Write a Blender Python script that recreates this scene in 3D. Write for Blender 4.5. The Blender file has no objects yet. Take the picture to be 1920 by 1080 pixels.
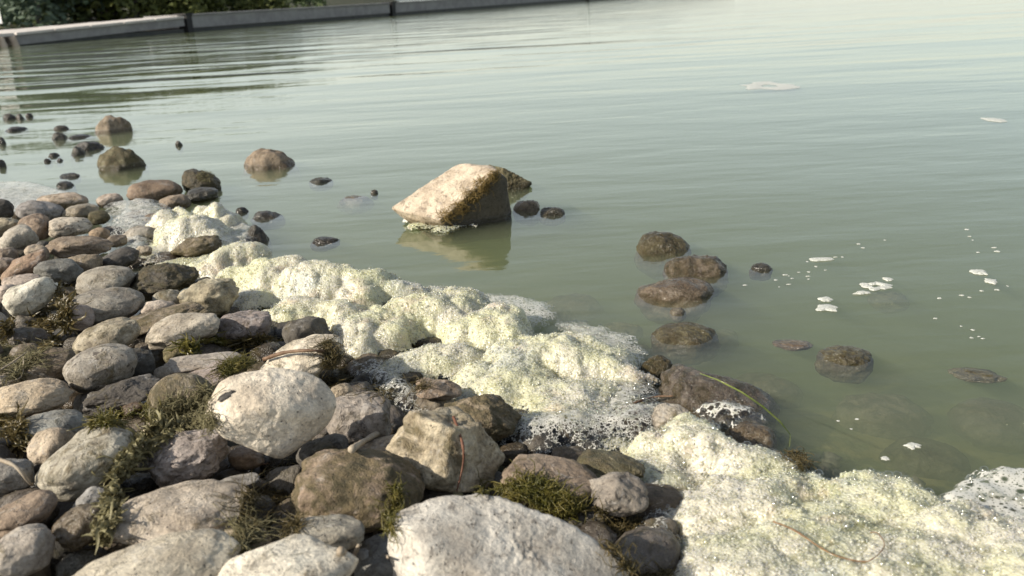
import bpy, bmesh, math, random
import numpy as np
from mathutils import Vector, Matrix
from mathutils.bvhtree import BVHTree

rng = np.random.default_rng(7)
random.seed(7)
R = math.radians
SC = bpy.context.scene
COL = SC.collection

# ------------------------------------------------------------------ camera
F = 1663.0                       # focal length in pixels of a 1920 wide frame
PITCH, ROLL, EYE = R(18.3), R(3.2), 0.55
fw = Vector((0, math.cos(PITCH), -math.sin(PITCH)))
r0 = Vector((1, 0, 0)); u0 = r0.cross(fw)
rt = r0 * math.cos(ROLL) - u0 * math.sin(ROLL)
up = u0 * math.cos(ROLL) + r0 * math.sin(ROLL)
EYEP = Vector((0, 0, EYE))
cam = bpy.data.objects.new('camera', bpy.data.cameras.new('camera'))
COL.objects.link(cam); SC.camera = cam
M = Matrix(((rt.x, up.x, -fw.x), (rt.y, up.y, -fw.y), (rt.z, up.z, -fw.z))).to_4x4()
M.translation = EYEP
cam.matrix_world = M
cam.data.sensor_width = 36; cam.data.lens = F / 1920 * 36
cam.data.clip_start = 0.02; cam.data.clip_end = 5000
cam.data.dof.use_dof = True; cam.data.dof.focus_distance = 1.42; cam.data.dof.aperture_fstop = 8.5

# ------------------------------------------------------------------ sky, sun, exposure
HAZE, HAZE_H = .63, .50
SUN_EL, SUN_AZ = R(31), R(248)           # azimuth clockwise from +Y: light from the left
w = bpy.data.worlds.new('World'); SC.world = w; w.use_nodes = True
nt = w.node_tree
sky = nt.nodes.new('ShaderNodeTexSky'); sky.sky_type = 'NISHITA'
sky.sun_disc = False; sky.sun_elevation = SUN_EL; sky.sun_rotation = SUN_AZ
sky.air_density = 1.0; sky.dust_density = 1.2; sky.ozone_density = 1.0
bg = nt.nodes['Background']; bg.inputs['Strength'].default_value = 0.06
# summer haze: the sky whitens toward the horizon, more on the sun's side
def wn(kind, **kw):
    nd = nt.nodes.new(kind)
    for k_, v_ in kw.items(): setattr(nd, k_, v_)
    return nd
def wm(op, a, b=0.0):
    nd = wn('ShaderNodeMath', operation=op)
    for i_, q_ in enumerate((a, b)):
        if isinstance(q_, bpy.types.NodeSocket): nt.links.new(q_, nd.inputs[i_])
        else: nd.inputs[i_].default_value = q_
    return nd.outputs[0]
tcw = wn('ShaderNodeTexCoord'); sx = wn('ShaderNodeSeparateXYZ'); nt.links.new(tcw.outputs['Generated'], sx.inputs[0])
fall = wm('EXPONENT', wm('MULTIPLY', wm('MAXIMUM', sx.outputs['Z'], 0.0), -1 / HAZE_H))
side = wm('ADD', wm('MULTIPLY', sx.outputs['X'], math.sin(SUN_AZ) * .35), wm('MULTIPLY', sx.outputs['Y'], math.cos(SUN_AZ) * .35))
amt = wm('MULTIPLY', fall, wm('MULTIPLY', wm('ADD', side, .85), HAZE / bg.inputs['Strength'].default_value))
hz = wn('ShaderNodeVectorMath', operation='SCALE'); hz.inputs[0].default_value = (.985, .985, .925); nt.links.new(amt, hz.inputs[3])
addn = wn('ShaderNodeVectorMath', operation='ADD'); nt.links.new(sky.outputs[0], addn.inputs[0]); nt.links.new(hz.outputs[0], addn.inputs[1])
nt.links.new(addn.outputs[0], bg.inputs[0])
sun = bpy.data.objects.new('sun', bpy.data.lights.new('sun', 'SUN')); COL.objects.link(sun)
sun.data.energy = 4.3; sun.data.angle = R(0.6); sun.data.color = (1.0, 0.915, 0.79)
tosun = Vector((math.sin(SUN_AZ) * math.cos(SUN_EL), math.cos(SUN_AZ) * math.cos(SUN_EL), math.sin(SUN_EL)))
sun.rotation_euler = tosun.to_track_quat('Z', 'Y').to_euler()
SC.view_settings.view_transform = 'Standard'; SC.view_settings.look = 'None'
SC.view_settings.exposure = 0.54; SC.view_settings.gamma = 1.0; SC.view_settings.use_curve_mapping = False
cy = SC.cycles
cy.use_denoising = True; cy.max_bounces = 8; cy.diffuse_bounces = 3; cy.glossy_bounces = 3
cy.transmission_bounces = 4; cy.volume_bounces = 3; cy.transparent_max_bounces = 24
cy.caustics_reflective = False; cy.caustics_refractive = False; cy.sample_clamp_indirect = 4

# ------------------------------------------------------------------ helpers
def ray(px, py):
    return (fw + rt * ((px - 960) / F) - up * ((py - 540) / F)).normalized()

def at(px, py, z=0.0):
    d = ray(px, py)
    return EYEP + d * ((z - EYE) / d.z)

def project(Q):
    D = np.asarray(Q) - np.array(EYEP); z = D @ np.array(fw)
    return 960 + F * (D @ np.array(rt)) / z, 540 - F * (D @ np.array(up)) / z, z

def _hash(ix, iy, iz, seed):
    h = (ix * 374761393 + iy * 668265263 + iz * 2147483647 + seed * 974634221) & 0xffffffff
    h = ((h ^ (h >> 13)) * 1274126177) & 0xffffffff
    h = ((h ^ (h >> 16)) * 2246822519) & 0xffffffff
    return (h ^ (h >> 15)) & 0xffffffff

G3 = np.random.default_rng(3).normal(size=(256, 3)); G3 /= np.linalg.norm(G3, axis=1)[:, None]
def pnoise(P, seed=0):
    P = np.asarray(P, float); i = np.floor(P).astype(np.int64); f = P - i
    u = f * f * f * (f * (f * 6 - 15) + 10)
    out = 0
    for dx in (0, 1):
        wx = u[:, 0] if dx else 1 - u[:, 0]
        for dy in (0, 1):
            wy = u[:, 1] if dy else 1 - u[:, 1]
            for dz in (0, 1):
                wz = u[:, 2] if dz else 1 - u[:, 2]
                g = G3[_hash(i[:, 0] + dx, i[:, 1] + dy, i[:, 2] + dz, seed) & 255]
                d = g[:, 0] * (f[:, 0] - dx) + g[:, 1] * (f[:, 1] - dy) + g[:, 2] * (f[:, 2] - dz)
                out = out + wx * wy * wz * d
    return out * 1.5

def fbm(P, oct=4, seed=0, gain=.5):
    s, a = 0, 1.0
    for k in range(oct):
        s = s + a * pnoise(P * 2.03 ** k + 17.3 * k, seed + k); a *= gain
    return s

def mk_mesh(name, V, Fc):
    V = np.ascontiguousarray(V, dtype=np.float32); Fc = np.ascontiguousarray(Fc, dtype=np.int32)
    me = bpy.data.meshes.new(name); n, k = Fc.shape
    me.vertices.add(len(V)); me.vertices.foreach_set('co', V.ravel())
    me.loops.add(n * k); me.loops.foreach_set('vertex_index', Fc.ravel())
    me.polygons.add(n); me.polygons.foreach_set('loop_start', np.arange(0, n * k, k, dtype=np.int32))
    me.polygons.foreach_set('use_smooth', np.ones(n, dtype=bool))
    me.update(calc_edges=True); me.validate()
    return me

def link(name, me, mat=None, parent=None, label=None, cat=None, group=None, kind=None):
    o = bpy.data.objects.new(name, me); COL.objects.link(o)
    if mat and me is not None and not me.materials: me.materials.append(mat)
    if parent: o.parent = parent
    tag(o, label, cat, group, kind)
    return o

def tag(o, label=None, cat=None, group=None, kind=None):
    if label: o['label'] = label
    if cat: o['category'] = cat
    if group: o['group'] = group
    if kind: o['kind'] = kind

class MB:
    """collects simple solids into one mesh"""
    def __init__(s): s.v = []; s.f = []
    def box(s, c, size, X=(1, 0, 0), Y=(0, 1, 0)):
        X = Vector(X).normalized(); Y = Vector(Y).normalized(); Z = X.cross(Y); c = Vector(c); b = len(s.v)
        for dz in (-.5, .5):
            for dy in (-.5, .5):
                for dx in (-.5, .5):
                    s.v.append(c + X * dx * size[0] + Y * dy * size[1] + Z * dz * size[2])
        for q in ((0, 2, 3, 1), (4, 5, 7, 6), (0, 1, 5, 4), (2, 6, 7, 3), (0, 4, 6, 2), (1, 3, 7, 5)):
            s.f.append([b + k for k in q])
    def tube(s, pts, rad, n=6):
        pts = [Vector(p) for p in pts]; b = len(s.v); m = len(pts)
        t0 = (pts[-1] - pts[0]).normalized(); ref = Vector((0, 0, 1)) if abs(t0.z) < .8 else Vector((1, 0, 0))
        for i, p in enumerate(pts):
            t = (pts[min(i + 1, m - 1)] - pts[max(i - 1, 0)]).normalized()
            a = t.cross(ref)
            a = a.normalized() if a.length > 1e-5 else Vector((0, 1, 0)); c = t.cross(a)
            rr = rad[i] if hasattr(rad, '__len__') else rad
            for k in range(n):
                th = 2 * math.pi * k / n
                s.v.append(p + a * math.cos(th) * rr + c * math.sin(th) * rr)
        for i in range(m - 1):
            for k in range(n):
                s.f.append([b + i * n + k, b + i * n + (k + 1) % n, b + (i + 1) * n + (k + 1) % n, b + (i + 1) * n + k])
        s.f.append([b + k for k in range(n)][::-1]); s.f.append([b + (m - 1) * n + k for k in range(n)])
    def ribbon(s, pts, wid, side):
        """flat leaf blade along pts with a slight fold"""
        b = len(s.v); m = len(pts); side = Vector(side).normalized()
        for i, p in enumerate(pts):
            ww = wid[i] if hasattr(wid, '__len__') else wid
            p = Vector(p); t = (Vector(pts[min(i + 1, m - 1)]) - Vector(pts[max(i - 1, 0)])).normalized()
            sd = side - t * side.dot(t); sd = sd.normalized() if sd.length > 1e-5 else side
            nn = t.cross(sd)
            s.v += [p - sd * ww, p - nn * ww * .4, p + sd * ww]
        for i in range(m - 1):
            for k in (0, 1):
                s.f.append([b + i * 3 + k, b + i * 3 + k + 1, b + i * 3 + 4 + k, b + i * 3 + 3 + k])
    def build(s, name, mat, parent=None, smooth=True, **kw):
        me = bpy.data.meshes.new(name); me.from_pydata([tuple(v) for v in s.v], [], s.f)
        me.polygons.foreach_set('use_smooth', [smooth] * len(me.polygons)); me.update()
        return link(name, me, mat, parent, **kw)

class NT:
    def __init__(s, name):
        s.m = bpy.data.materials.new(name); s.m.use_nodes = True; s.t = s.m.node_tree; s.t.nodes.clear()
        s.out = s.n('ShaderNodeOutputMaterial')
    def n(s, kind, **kw):
        nd = s.t.nodes.new(kind)
        for k, v in kw.items():
            if hasattr(nd, k) and k not in ('name',): setattr(nd, k, v)
        return nd
    def l(s, a, b): s.t.links.new(a, b)
    def setin(s, nd, key, v):
        if isinstance(v, bpy.types.NodeSocket): s.l(v, nd.inputs[key])
        else: nd.inputs[key].default_value = v
    def noise(s, vec, scale, detail=4, rough=.55, dist=0.0):
        nd = s.n('ShaderNodeTexNoise'); s.l(vec, nd.inputs['Vector'])
        nd.inputs['Scale'].default_value = scale; nd.inputs['Detail'].default_value = detail
        nd.inputs['Roughness'].default_value = rough; nd.inputs['Distortion'].default_value = dist
        return nd.outputs['Fac']
    def vor(s, vec, scale, feature='F1', dims='3D', rnd=1.0):
        nd = s.n('ShaderNodeTexVoronoi', feature=feature, voronoi_dimensions=dims)
        s.l(vec, nd.inputs['Vector']); nd.inputs['Scale'].default_value = scale; nd.inputs['Randomness'].default_value = rnd
        return nd
    def ramp(s, fac, a, b, va=0.0, vb=1.0):
        nd = s.n('ShaderNodeMapRange', interpolation_type='SMOOTHSTEP')
        s.setin(nd, 'Value', fac); s.setin(nd, 'From Min', a); s.setin(nd, 'From Max', b)
        s.setin(nd, 'To Min', va); s.setin(nd, 'To Max', vb); return nd.outputs[0]
    def math(s, op, a, b=0.0, c=None):
        nd = s.n('ShaderNodeMath', operation=op); s.setin(nd, 0, a); s.setin(nd, 1, b)
        if c is not None: s.setin(nd, 2, c)
        return nd.outputs[0]
    def mix(s, fac, a, b, mode='MIX'):
        nd = s.n('ShaderNodeMix', data_type='RGBA', blend_type=mode)
        s.setin(nd, 0, fac)
        for key, v in ((6, a), (7, b)):
            if isinstance(v, tuple) and len(v) == 3: v = (*v, 1)
            s.setin(nd, key, v)
        return nd.outputs[2]
    def bump(s, h, strength=.5, dist=.002, normal=None):
        nd = s.n('ShaderNodeBump'); s.l(h, nd.inputs['Height']); nd.inputs['Strength'].default_value = strength
        nd.inputs['Distance'].default_value = dist
        if normal: s.l(normal, nd.inputs['Normal'])
        return nd.outputs[0]
    def coords(s, kind='Object', randomize=False):
        tc = s.n('ShaderNodeTexCoord'); v = tc.outputs[kind]
        if randomize:
            oi = s.n('ShaderNodeObjectInfo'); va = s.n('ShaderNodeVectorMath', operation='ADD')
            mu = s.math('MULTIPLY', oi.outputs['Random'], 53.0); s.l(v, va.inputs[0]); s.l(mu, va.inputs[1]); v = va.outputs[0]
        return v
    def attr(s, name, typ='OBJECT'):
        nd = s.n('ShaderNodeAttribute', attribute_type=typ); nd.attribute_name = name; return nd.outputs['Fac']
    def pbsdf(s, color, rough=.6, normal=None, spec=.5, **kw):
        nd = s.n('ShaderNodeBsdfPrincipled')
        if isinstance(color, tuple) and len(color) == 3: color = (*color, 1)
        s.setin(nd, 'Base Color', color); s.setin(nd, 'Roughness', rough); s.setin(nd, 'Specular IOR Level', spec)
        if normal: s.l(normal, nd.inputs['Normal'])
        for k, v in kw.items(): s.setin(nd, k, v)
        s.l(nd.outputs[0], s.out.inputs['Surface']); return nd

# ------------------------------------------------------------------ materials
def stone_material():
    k = NT('stone'); v = k.coords('Object', True)
    oi = k.n('ShaderNodeObjectInfo'); base = oi.outputs['Color']
    wet0, moss0, speck0 = k.attr('wet'), k.attr('moss'), k.attr('speck')
    geo = k.n('ShaderNodeNewGeometry'); sep = k.n('ShaderNodeSeparateXYZ'); k.l(geo.outputs['Position'], sep.inputs[0])
    n1 = k.noise(v, 22, 5, .6); n2 = k.noise(v, 95, 5, .65, .6); n3 = k.noise(v, 300, 4, .75); n4 = k.noise(v, 48, 6, .7, 1.2)
    c = k.mix(k.ramp(n1, .32, .68), k.mix(1.0, base, (.70, .65, .59), 'MULTIPLY'), k.mix(1.0, base, (1.20, 1.16, 1.09), 'MULTIPLY'))
    c = k.mix(k.math('MULTIPLY', k.ramp(n4, .55, .66), .55), c, k.mix(.55, c, (.55, .54, .52)))
    dark = k.math('MULTIPLY', k.ramp(n2, .52, .64), k.math('MULTIPLY_ADD', speck0, .8, .2))
    c = k.mix(dark, c, k.mix(1.0, c, (.30, .28, .27), 'MULTIPLY'))
    c = k.mix(k.math('MULTIPLY', k.ramp(n3, .35, .7), .8), k.mix(1.0, c, (.78, .78, .78), 'MULTIPLY'), k.mix(1.0, c, (1.25, 1.24, 1.2), 'MULTIPLY'))
    pit = k.vor(v, 170).outputs['Distance']
    pits = k.math('MULTIPLY', k.ramp(pit, .10, .24, 1, 0), k.ramp(n2, .45, .6))
    c = k.mix(k.math('MULTIPLY', pits, .7), c, (.05, .045, .04))
    # dried algae film
    nm = k.noise(v, 30, 6, .7, .8)
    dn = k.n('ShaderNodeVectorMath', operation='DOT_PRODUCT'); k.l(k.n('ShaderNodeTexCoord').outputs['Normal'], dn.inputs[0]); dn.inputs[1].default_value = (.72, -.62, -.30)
    moss0 = k.math('ADD', moss0, k.math('MULTIPLY', k.attr('sidemoss_shade'), k.ramp(dn.outputs['Value'], .22, .62)))
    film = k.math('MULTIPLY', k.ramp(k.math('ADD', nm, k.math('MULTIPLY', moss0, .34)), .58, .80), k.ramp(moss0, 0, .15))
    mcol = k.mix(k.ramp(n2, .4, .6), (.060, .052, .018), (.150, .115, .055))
    mcol = k.mix(k.math('MULTIPLY', k.math('MINIMUM', k.attr('sidemoss_shade'), 1.0), k.ramp(dn.outputs['Value'], .45, .75)), mcol, (.022, .020, .010))  # moss on the side away from the sun, blackened to paint in its shade
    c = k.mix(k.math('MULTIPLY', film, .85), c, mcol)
    # wet below and just above the water line
    wl = k.math('ADD', sep.outputs['Z'], k.math('MULTIPLY', k.math('SUBTRACT', nm, .5), .03))
    wet = k.math('MAXIMUM', wet0, k.ramp(wl, .006, .026, 1, 0))
    c = k.mix(k.math('MULTIPLY', wet, .85), c, k.mix(1.0, c, (.30, .28, .22), 'MULTIPLY'))
    h = k.math('ADD', k.math('ADD', k.math('MULTIPLY', n2, 1.2), k.math('MULTIPLY', n3, .55)), k.math('MULTIPLY', pits, -.7))
    h = k.math('ADD', h, k.math('MULTIPLY', k.math('MULTIPLY', film, k.noise(v, 260, 3, .6, 1.5)), 1.4))
    h = k.math('ADD', h, k.math('MULTIPLY', k.math('MULTIPLY', wet, k.noise(v, 130, 3, .6)), 1.3))
    nb = k.bump(h, .75, .0032)
    rough = k.ramp(wet, 0, 1, .82, .13)
    k.pbsdf(c, rough, nb, .45)
    return k.m

def foam_material(name='foam', tintgreen=.5, cell=290.0, smooth=False):
    k = NT(name); v = k.coords('Object')
    th = k.attr('thick', 'GEOMETRY')
    big = k.noise(v, 9, 4, .6); mid = k.noise(v, 34, 4, .6)
    c = k.mix(k.ramp(big, .38, .62), (.61, .58, .475), (.585, .575, .39))
    c = k.mix(k.math('MULTIPLY', k.ramp(k.noise(v, 6.3, 3, .5), .56, .70), tintgreen), c, (.57, .60, .36))
    c = k.mix(k.math('MULTIPLY', k.ramp(k.noise(v, 12.7, 4, .6), .56, .68), .65), c, (.60, .50, .38))
    c = k.mix(k.math('MULTIPLY', k.ramp(k.noise(v, 8.1, 4, .6), .55, .68), .75), c, (.50, .51, .45))
    specks = k.math('MULTIPLY', k.ramp(k.noise(v, 330, 3, .6), .70, .74), k.ramp(mid, .42, .62))
    c = k.mix(k.math('MULTIPLY', specks, .85), c, (.12, .08, .03))
    clump = k.math('MULTIPLY', k.ramp(k.noise(v, 60, 5, .7), .62, .72), .65)
    c = k.mix(clump, c, (.40, .32, .17))
    # bubbles: domed cells with pits between them
    nw = k.n('ShaderNodeVectorMath', operation='SCALE'); k.l(v, nw.inputs[0]); nw.inputs[3].default_value = 1.0
    v1 = k.vor(v, cell); v2 = k.vor(v, cell * .48); 
    d1 = v1.outputs['Distance']; d2 = v2.outputs['Distance']
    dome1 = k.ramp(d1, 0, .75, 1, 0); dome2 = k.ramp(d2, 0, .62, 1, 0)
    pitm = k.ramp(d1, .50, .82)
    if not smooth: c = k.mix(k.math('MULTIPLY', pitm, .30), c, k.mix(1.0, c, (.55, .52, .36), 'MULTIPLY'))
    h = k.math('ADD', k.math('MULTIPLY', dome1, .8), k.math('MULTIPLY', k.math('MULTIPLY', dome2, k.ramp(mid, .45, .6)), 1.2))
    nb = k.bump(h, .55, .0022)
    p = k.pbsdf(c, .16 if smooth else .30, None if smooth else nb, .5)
    p.inputs['Subsurface Weight'].default_value = .75; p.inputs['Subsurface Radius'].default_value = (.012, .011, .007)
    p.inputs['Subsurface Scale'].default_value = 1.0
    if smooth:
        p.inputs['Alpha'].default_value = .62; return k.m
    # lacy thin rim: bubble interiors open up where the foam is thin
    sepc = k.n('ShaderNodeSeparateColor'); k.l(v2.outputs['Color'], sepc.inputs[0])
    rad = k.math('MULTIPLY', k.ramp(th, 0.0, .55, 1, 0), k.math('MULTIPLY_ADD', sepc.outputs[0], .55, .25))
    hole = k.math('LESS_THAN', d2, rad)
    tr = k.n('ShaderNodeBsdfTransparent'); gl = k.n('ShaderNodeBsdfGlossy'); gl.inputs['Roughness'].default_value = .08
    mx0 = k.n('ShaderNodeMixShader'); mx0.inputs[0].default_value = .06; k.l(tr.outputs[0], mx0.inputs[1]); k.l(gl.outputs[0], mx0.inputs[2])
    mx = k.n('ShaderNodeMixShader'); k.l(hole, mx.inputs[0]); k.l(p.outputs[0], mx.inputs[1]); k.l(mx0.outputs[0], mx.inputs[2])
    k.l(mx.outputs[0], k.out.inputs['Surface'])
    return k.m

def lace_material(name, cell, dens=.5, thin=True):
    """thin foam film: white web with round open bubbles of many sizes"""
    k = NT(name); v = k.coords('Object'); th = k.attr('thick', 'GEOMETRY')
    holes = None
    for i, (sc, lo, hi) in enumerate(((1 / cell, .05, .50), (2.3 / cell, .05, .52), (5 / cell, .10, .5))):
        vo = k.vor(v, sc, dims='2D'); sp = k.n('ShaderNodeSeparateColor'); k.l(vo.outputs['Color'], sp.inputs[0])
        rad = k.math('MULTIPLY_ADD', sp.outputs[0], hi - lo, lo)
        rad = k.math('MULTIPLY', rad, k.ramp(th, 0, 1, 1.5, dens * 1.6))
        hh = k.ramp(k.math('SUBTRACT', vo.outputs['Distance'], rad), -.10, .10, 1, 0)
        holes = hh if holes is None else k.math('MAXIMUM', holes, hh)
    n = k.noise(v, 300, 3, .6)
    c = k.mix(n, (.48, .48, .43), (.70, .68, .61))
    p = k.pbsdf(c, .3, k.bump(k.noise(v, 260, 3, .6), .4, .0015), .5)
    tr = k.n('ShaderNodeBsdfTransparent'); gl = k.n('ShaderNodeBsdfGlossy'); gl.inputs['Roughness'].default_value = .05
    m0 = k.n('ShaderNodeMixShader'); m0.inputs[0].default_value = .05; k.l(tr.outputs[0], m0.inputs[1]); k.l(gl.outputs[0], m0.inputs[2])
    mx = k.n('ShaderNodeMixShader'); k.l(k.math('MAXIMUM', holes, k.ramp(k.noise(v, 55, 4, .6), .40, .70, .08, .62 if thin else .15)), mx.inputs[0]); k.l(p.outputs[0], mx.inputs[1]); k.l(m0.outputs[0], mx.inputs[2])
    k.l(mx.outputs[0], k.out.inputs['Surface'])
    return k.m

def bubble_material():
    k = NT('bubble_skin'); fr = k.n('ShaderNodeLayerWeight'); fr.inputs['Blend'].default_value = .35
    tr = k.n('ShaderNodeBsdfTransparent'); tr.inputs[0].default_value = (.97, .97, .93, 1)
    gl = k.n('ShaderNodeBsdfGlossy'); gl.inputs['Roughness'].default_value = .10
    mx = k.n('ShaderNodeMixShader'); k.l(k.ramp(fr.outputs['Facing'], .1, 1, .12, .50), mx.inputs[0])
    k.l(tr.outputs[0], mx.inputs[1]); k.l(gl.outputs[0], mx.inputs[2]); k.l(mx.outputs[0], k.out.inputs['Surface'])
    return k.m

def water_material():
    k = NT('lake_water'); v = k.coords('Object')
    def wav(sx, sy, sc, det=2, rot=0.0):
        mp = k.n('ShaderNodeMapping'); k.l(v, mp.inputs[0]); mp.inputs['Scale'].default_value = (sx, sy, 1)
        mp.inputs['Rotation'].default_value = (0, 0, rot); return k.noise(mp.outputs[0], sc, det, .5, .3)
    sp = k.n('ShaderNodeSeparateXYZ'); k.l(v, sp.inputs[0])
    h = k.math('MULTIPLY', wav(.30, 1.2, 1.0, 2, R(-4)), k.math('MULTIPLY', k.ramp(sp.outputs['Y'], 3.0, 10.0, .022, .085), k.ramp(sp.outputs['X'], -4.5, .5, 1.0, .40)))   # calmer in the shelter of the shore
    h = k.math('ADD', h, k.math('MULTIPLY', wav(1.6, 5.0, 1.0, 2, R(8)), .0034))
    h = k.math('ADD', h, k.math('MULTIPLY', wav(7, 18, 1.0, 3, R(-14)), .0010))
    nb = k.bump(h, 1.0, 1.0)
    lw = k.n('ShaderNodeLayerWeight'); lw.inputs['Blend'].default_value = .5; k.l(nb, lw.inputs['Normal'])
    fres = k.math('MULTIPLY_ADD', k.math('POWER', lw.outputs['Facing'], 5.0), .98, .02)     # same from above and below: no refraction here
    gl = k.n('ShaderNodeBsdfGlossy'); gl.inputs['Roughness'].default_value = .04; k.l(nb, gl.inputs['Normal'])
    gl.inputs[0].default_value = (.98, .99, .97, 1)
    tr = k.n('ShaderNodeBsdfTransparent')
    mx = k.n('ShaderNodeMixShader'); k.l(fres, mx.inputs[0]); k.l(tr.outputs[0], mx.inputs[1]); k.l(gl.outputs[0], mx.inputs[2])
    k.l(mx.outputs[0], k.out.inputs['Surface'])
    vs = k.n('ShaderNodeVolumeScatter'); vs.inputs['Color'].default_value = (.68, .75, .54, 1); vs.inputs['Density'].default_value = 3.0
    va = k.n('ShaderNodeVolumeAbsorption'); va.inputs['Color'].default_value = (.52, .58, .34, 1); va.inputs['Density'].default_value = 8.6
    ad = k.n('ShaderNodeAddShader'); k.l(vs.outputs[0], ad.inputs[0]); k.l(va.outputs[0], ad.inputs[1]); k.l(ad.outputs[0], k.out.inputs['Volume'])
    return k.m

def simple(name, c1, c2, scale=40, rough=.7, bump=.4, dist=.002, spec=.4, det=5):
    k = NT(name); v = k.coords('Object', True); n = k.noise(v, scale, det, .6)
    k.pbsdf(k.mix(k.ramp(n, .3, .7), c1, c2), rough, k.bump(k.noise(v, scale * 3, 4, .6), bump, dist), spec); return k.m

def leaf_material(name, c1, c2, scale, trans=.25, rough=.5):
    k = NT(name); v = k.coords('Object'); c = k.mix(k.ramp(k.noise(v, scale, 4, .7), .35, .65), c1, c2)
    p = k.pbsdf(c, rough, None, .4); t = k.n('ShaderNodeBsdfTranslucent'); k.l(c, t.inputs[0])
    mx = k.n('ShaderNodeMixShader'); mx.inputs[0].default_value = trans
    k.l(p.outputs[0], mx.inputs[1]); k.l(t.outputs[0], mx.inputs[2]); k.l(mx.outputs[0], k.out.inputs['Surface']); return k.m

MS = stone_material()
MF = foam_material('foam', .5)
MFroth = foam_material('froth', .45, 290, True)
MFfine = foam_material('foam_dry', .3, 240)
ML = lace_material('foam_film', .0075, .38)
MLbig = lace_material('foam_film_large_bubbles', .021, .30, False)
MBub = bubble_material()
MW = water_material()
MGround = simple('wet_gravel', (.035, .030, .024), (.085, .072, .055), 60, .5, .8, .006)
MPebble = simple('pebble', (.07, .06, .05), (.17, .15, .12), 45, .5, .5, .003)
MBed = simple('lake_bed', (.10, .10, .055), (.17, .15, .085), 9, .9, .6, .02)
MAlgae = leaf_material('algae', (.070, .058, .020), (.18, .138, .058), 45, .3, .35)
MAlgaeG = leaf_material('algae_green', (.095, .095, .018), (.22, .185, .05), 45, .3, .3)
MAlgaeD = leaf_material('algae_dry', (.30, .27, .14), (.15, .13, .06), 60, .25, .55)
MTwig = simple('twig_bark', (.11, .060, .032), (.22, .14, .085), 120, .7, .6, .001)
MTwigPale = simple('pale_wood', (.30, .24, .17), (.42, .36, .27), 90, .7, .6, .001)
MBlade = leaf_material('grass_blade', (.20, .26, .05), (.32, .36, .10), 60, .35, .4)
MThread = simple('root_thread', (.15, .085, .035), (.24, .14, .07), 150, .6, .3, .0005)

# ------------------------------------------------------------------ ground, lake bed, water
P1, P2 = at(400, 462), at(1880, 985)
dsh = (P2 - P1).to_2d().normalized(); nsh = Vector((dsh.y, -dsh.x))
if nsh.dot(Vector((-1, -1))) < 0: nsh = -nsh
P1n = np.array(P1[:2]); nshn = np.array(nsh)
def shore(x, y):
    """distance inland (positive) from the foam line"""
    return (np.asarray(x) - P1n[0]) * nshn[0] + (np.asarray(y) - P1n[1]) * nshn[1]
def beach(x, y):
    s = shore(x, y)
    return np.where(s > 0, .012 + .10 * np.clip(s, 0, 3), .012 + .125 * s)

xs = np.concatenate([np.linspace(-400, -6, 26), np.linspace(-5.5, 5.5, 150), np.linspace(6, 400, 26)])
ys = np.concatenate([np.linspace(-60, -2, 8), np.linspace(-1.5, 5.5, 110), np.linspace(6, 900, 40)])
X, Y = np.meshgrid(xs, ys); Xf, Yf = X.ravel(), Y.ravel()
P = np.c_[Xf, Yf, np.zeros_like(Xf)]
Z = np.clip(beach(Xf, Yf) - .062, -1.2, .30) + .012 * fbm(P * 9, 3, 5) * (np.abs(Xf) < 6)
nx, ny = len(xs), len(ys)
idx = np.arange(nx * ny).reshape(ny, nx)
Q = np.stack([idx[:-1, :-1], idx[:-1, 1:], idx[1:, 1:], idx[1:, :-1]], -1).reshape(-1, 4)
g = link('shore_ground', mk_mesh('shore_ground', np.c_[Xf, Yf, Z], Q), None, kind='structure')
kk = NT('shore_and_lake_bed'); vv = kk.coords('Object'); geo = kk.n('ShaderNodeSeparateXYZ'); kk.l(vv, geo.inputs[0])
nA = kk.noise(vv, 60, 5, .6); nB = kk.noise(vv, 7, 4, .6); nC = kk.noise(vv, 22, 4, .65)
dry = kk.mix(nA, (.035, .030, .024), (.10, .085, .065))
bed = kk.mix(kk.ramp(nB, .36, .62), (.075, .095, .030), (.30, .23, .11))
bed = kk.mix(kk.math('MULTIPLY', kk.ramp(nC, .55, .68), .7), bed, (.040, .042, .024))
kk.pbsdf(kk.mix(kk.ramp(geo.outputs['Z'], -.07, -.03), bed, dry), .6, kk.bump(nA, .8, .008), .4)
g.data.materials.append(kk.m)

# water: one closed body, top at z = 0
wx = np.array([-400, 400.]); wy = np.array([-60, 900.])
V = [(x, y, z) for z in (-3.0, 0.0) for y in wy for x in wx]
Fc = [(0, 2, 3, 1), (4, 5, 7, 6), (0, 1, 5, 4), (2, 6, 7, 3), (0, 4, 6, 2), (1, 3, 7, 5)]
wo = link('lake_water', mk_mesh('lake_water', np.array(V, float), np.array(Fc)), MW, kind='structure')
wo.data.polygons.foreach_set('use_smooth', [False] * 6)

# ------------------------------------------------------------------ stones
ICO = {}
def ico(n):
    if n not in ICO:
        bm = bmesh.new(); bmesh.ops.create_icosphere(bm, subdivisions=n, radius=1)
        ICO[n] = (np.array([v.co[:] for v in bm.verts]), np.array([[v.index for v in f.verts] for f in bm.faces])); bm.free()
    return ICO[n]

def hull_planes(pts):
    bm = bmesh.new()
    for p in pts: bm.verts.new(p)
    bmesh.ops.convex_hull(bm, input=bm.verts[:]); N, D = [], []
    for f in bm.faces:
        f.normal_update(); n = np.array(f.normal); d = float(n @ np.array(f.verts[0].co))
        if d < 0: n, d = -n, -d
        if not any(n @ m > .999 for m in N): N.append(n); D.append(max(d, .02))
    bm.free(); return np.array(N), np.array(D)

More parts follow.
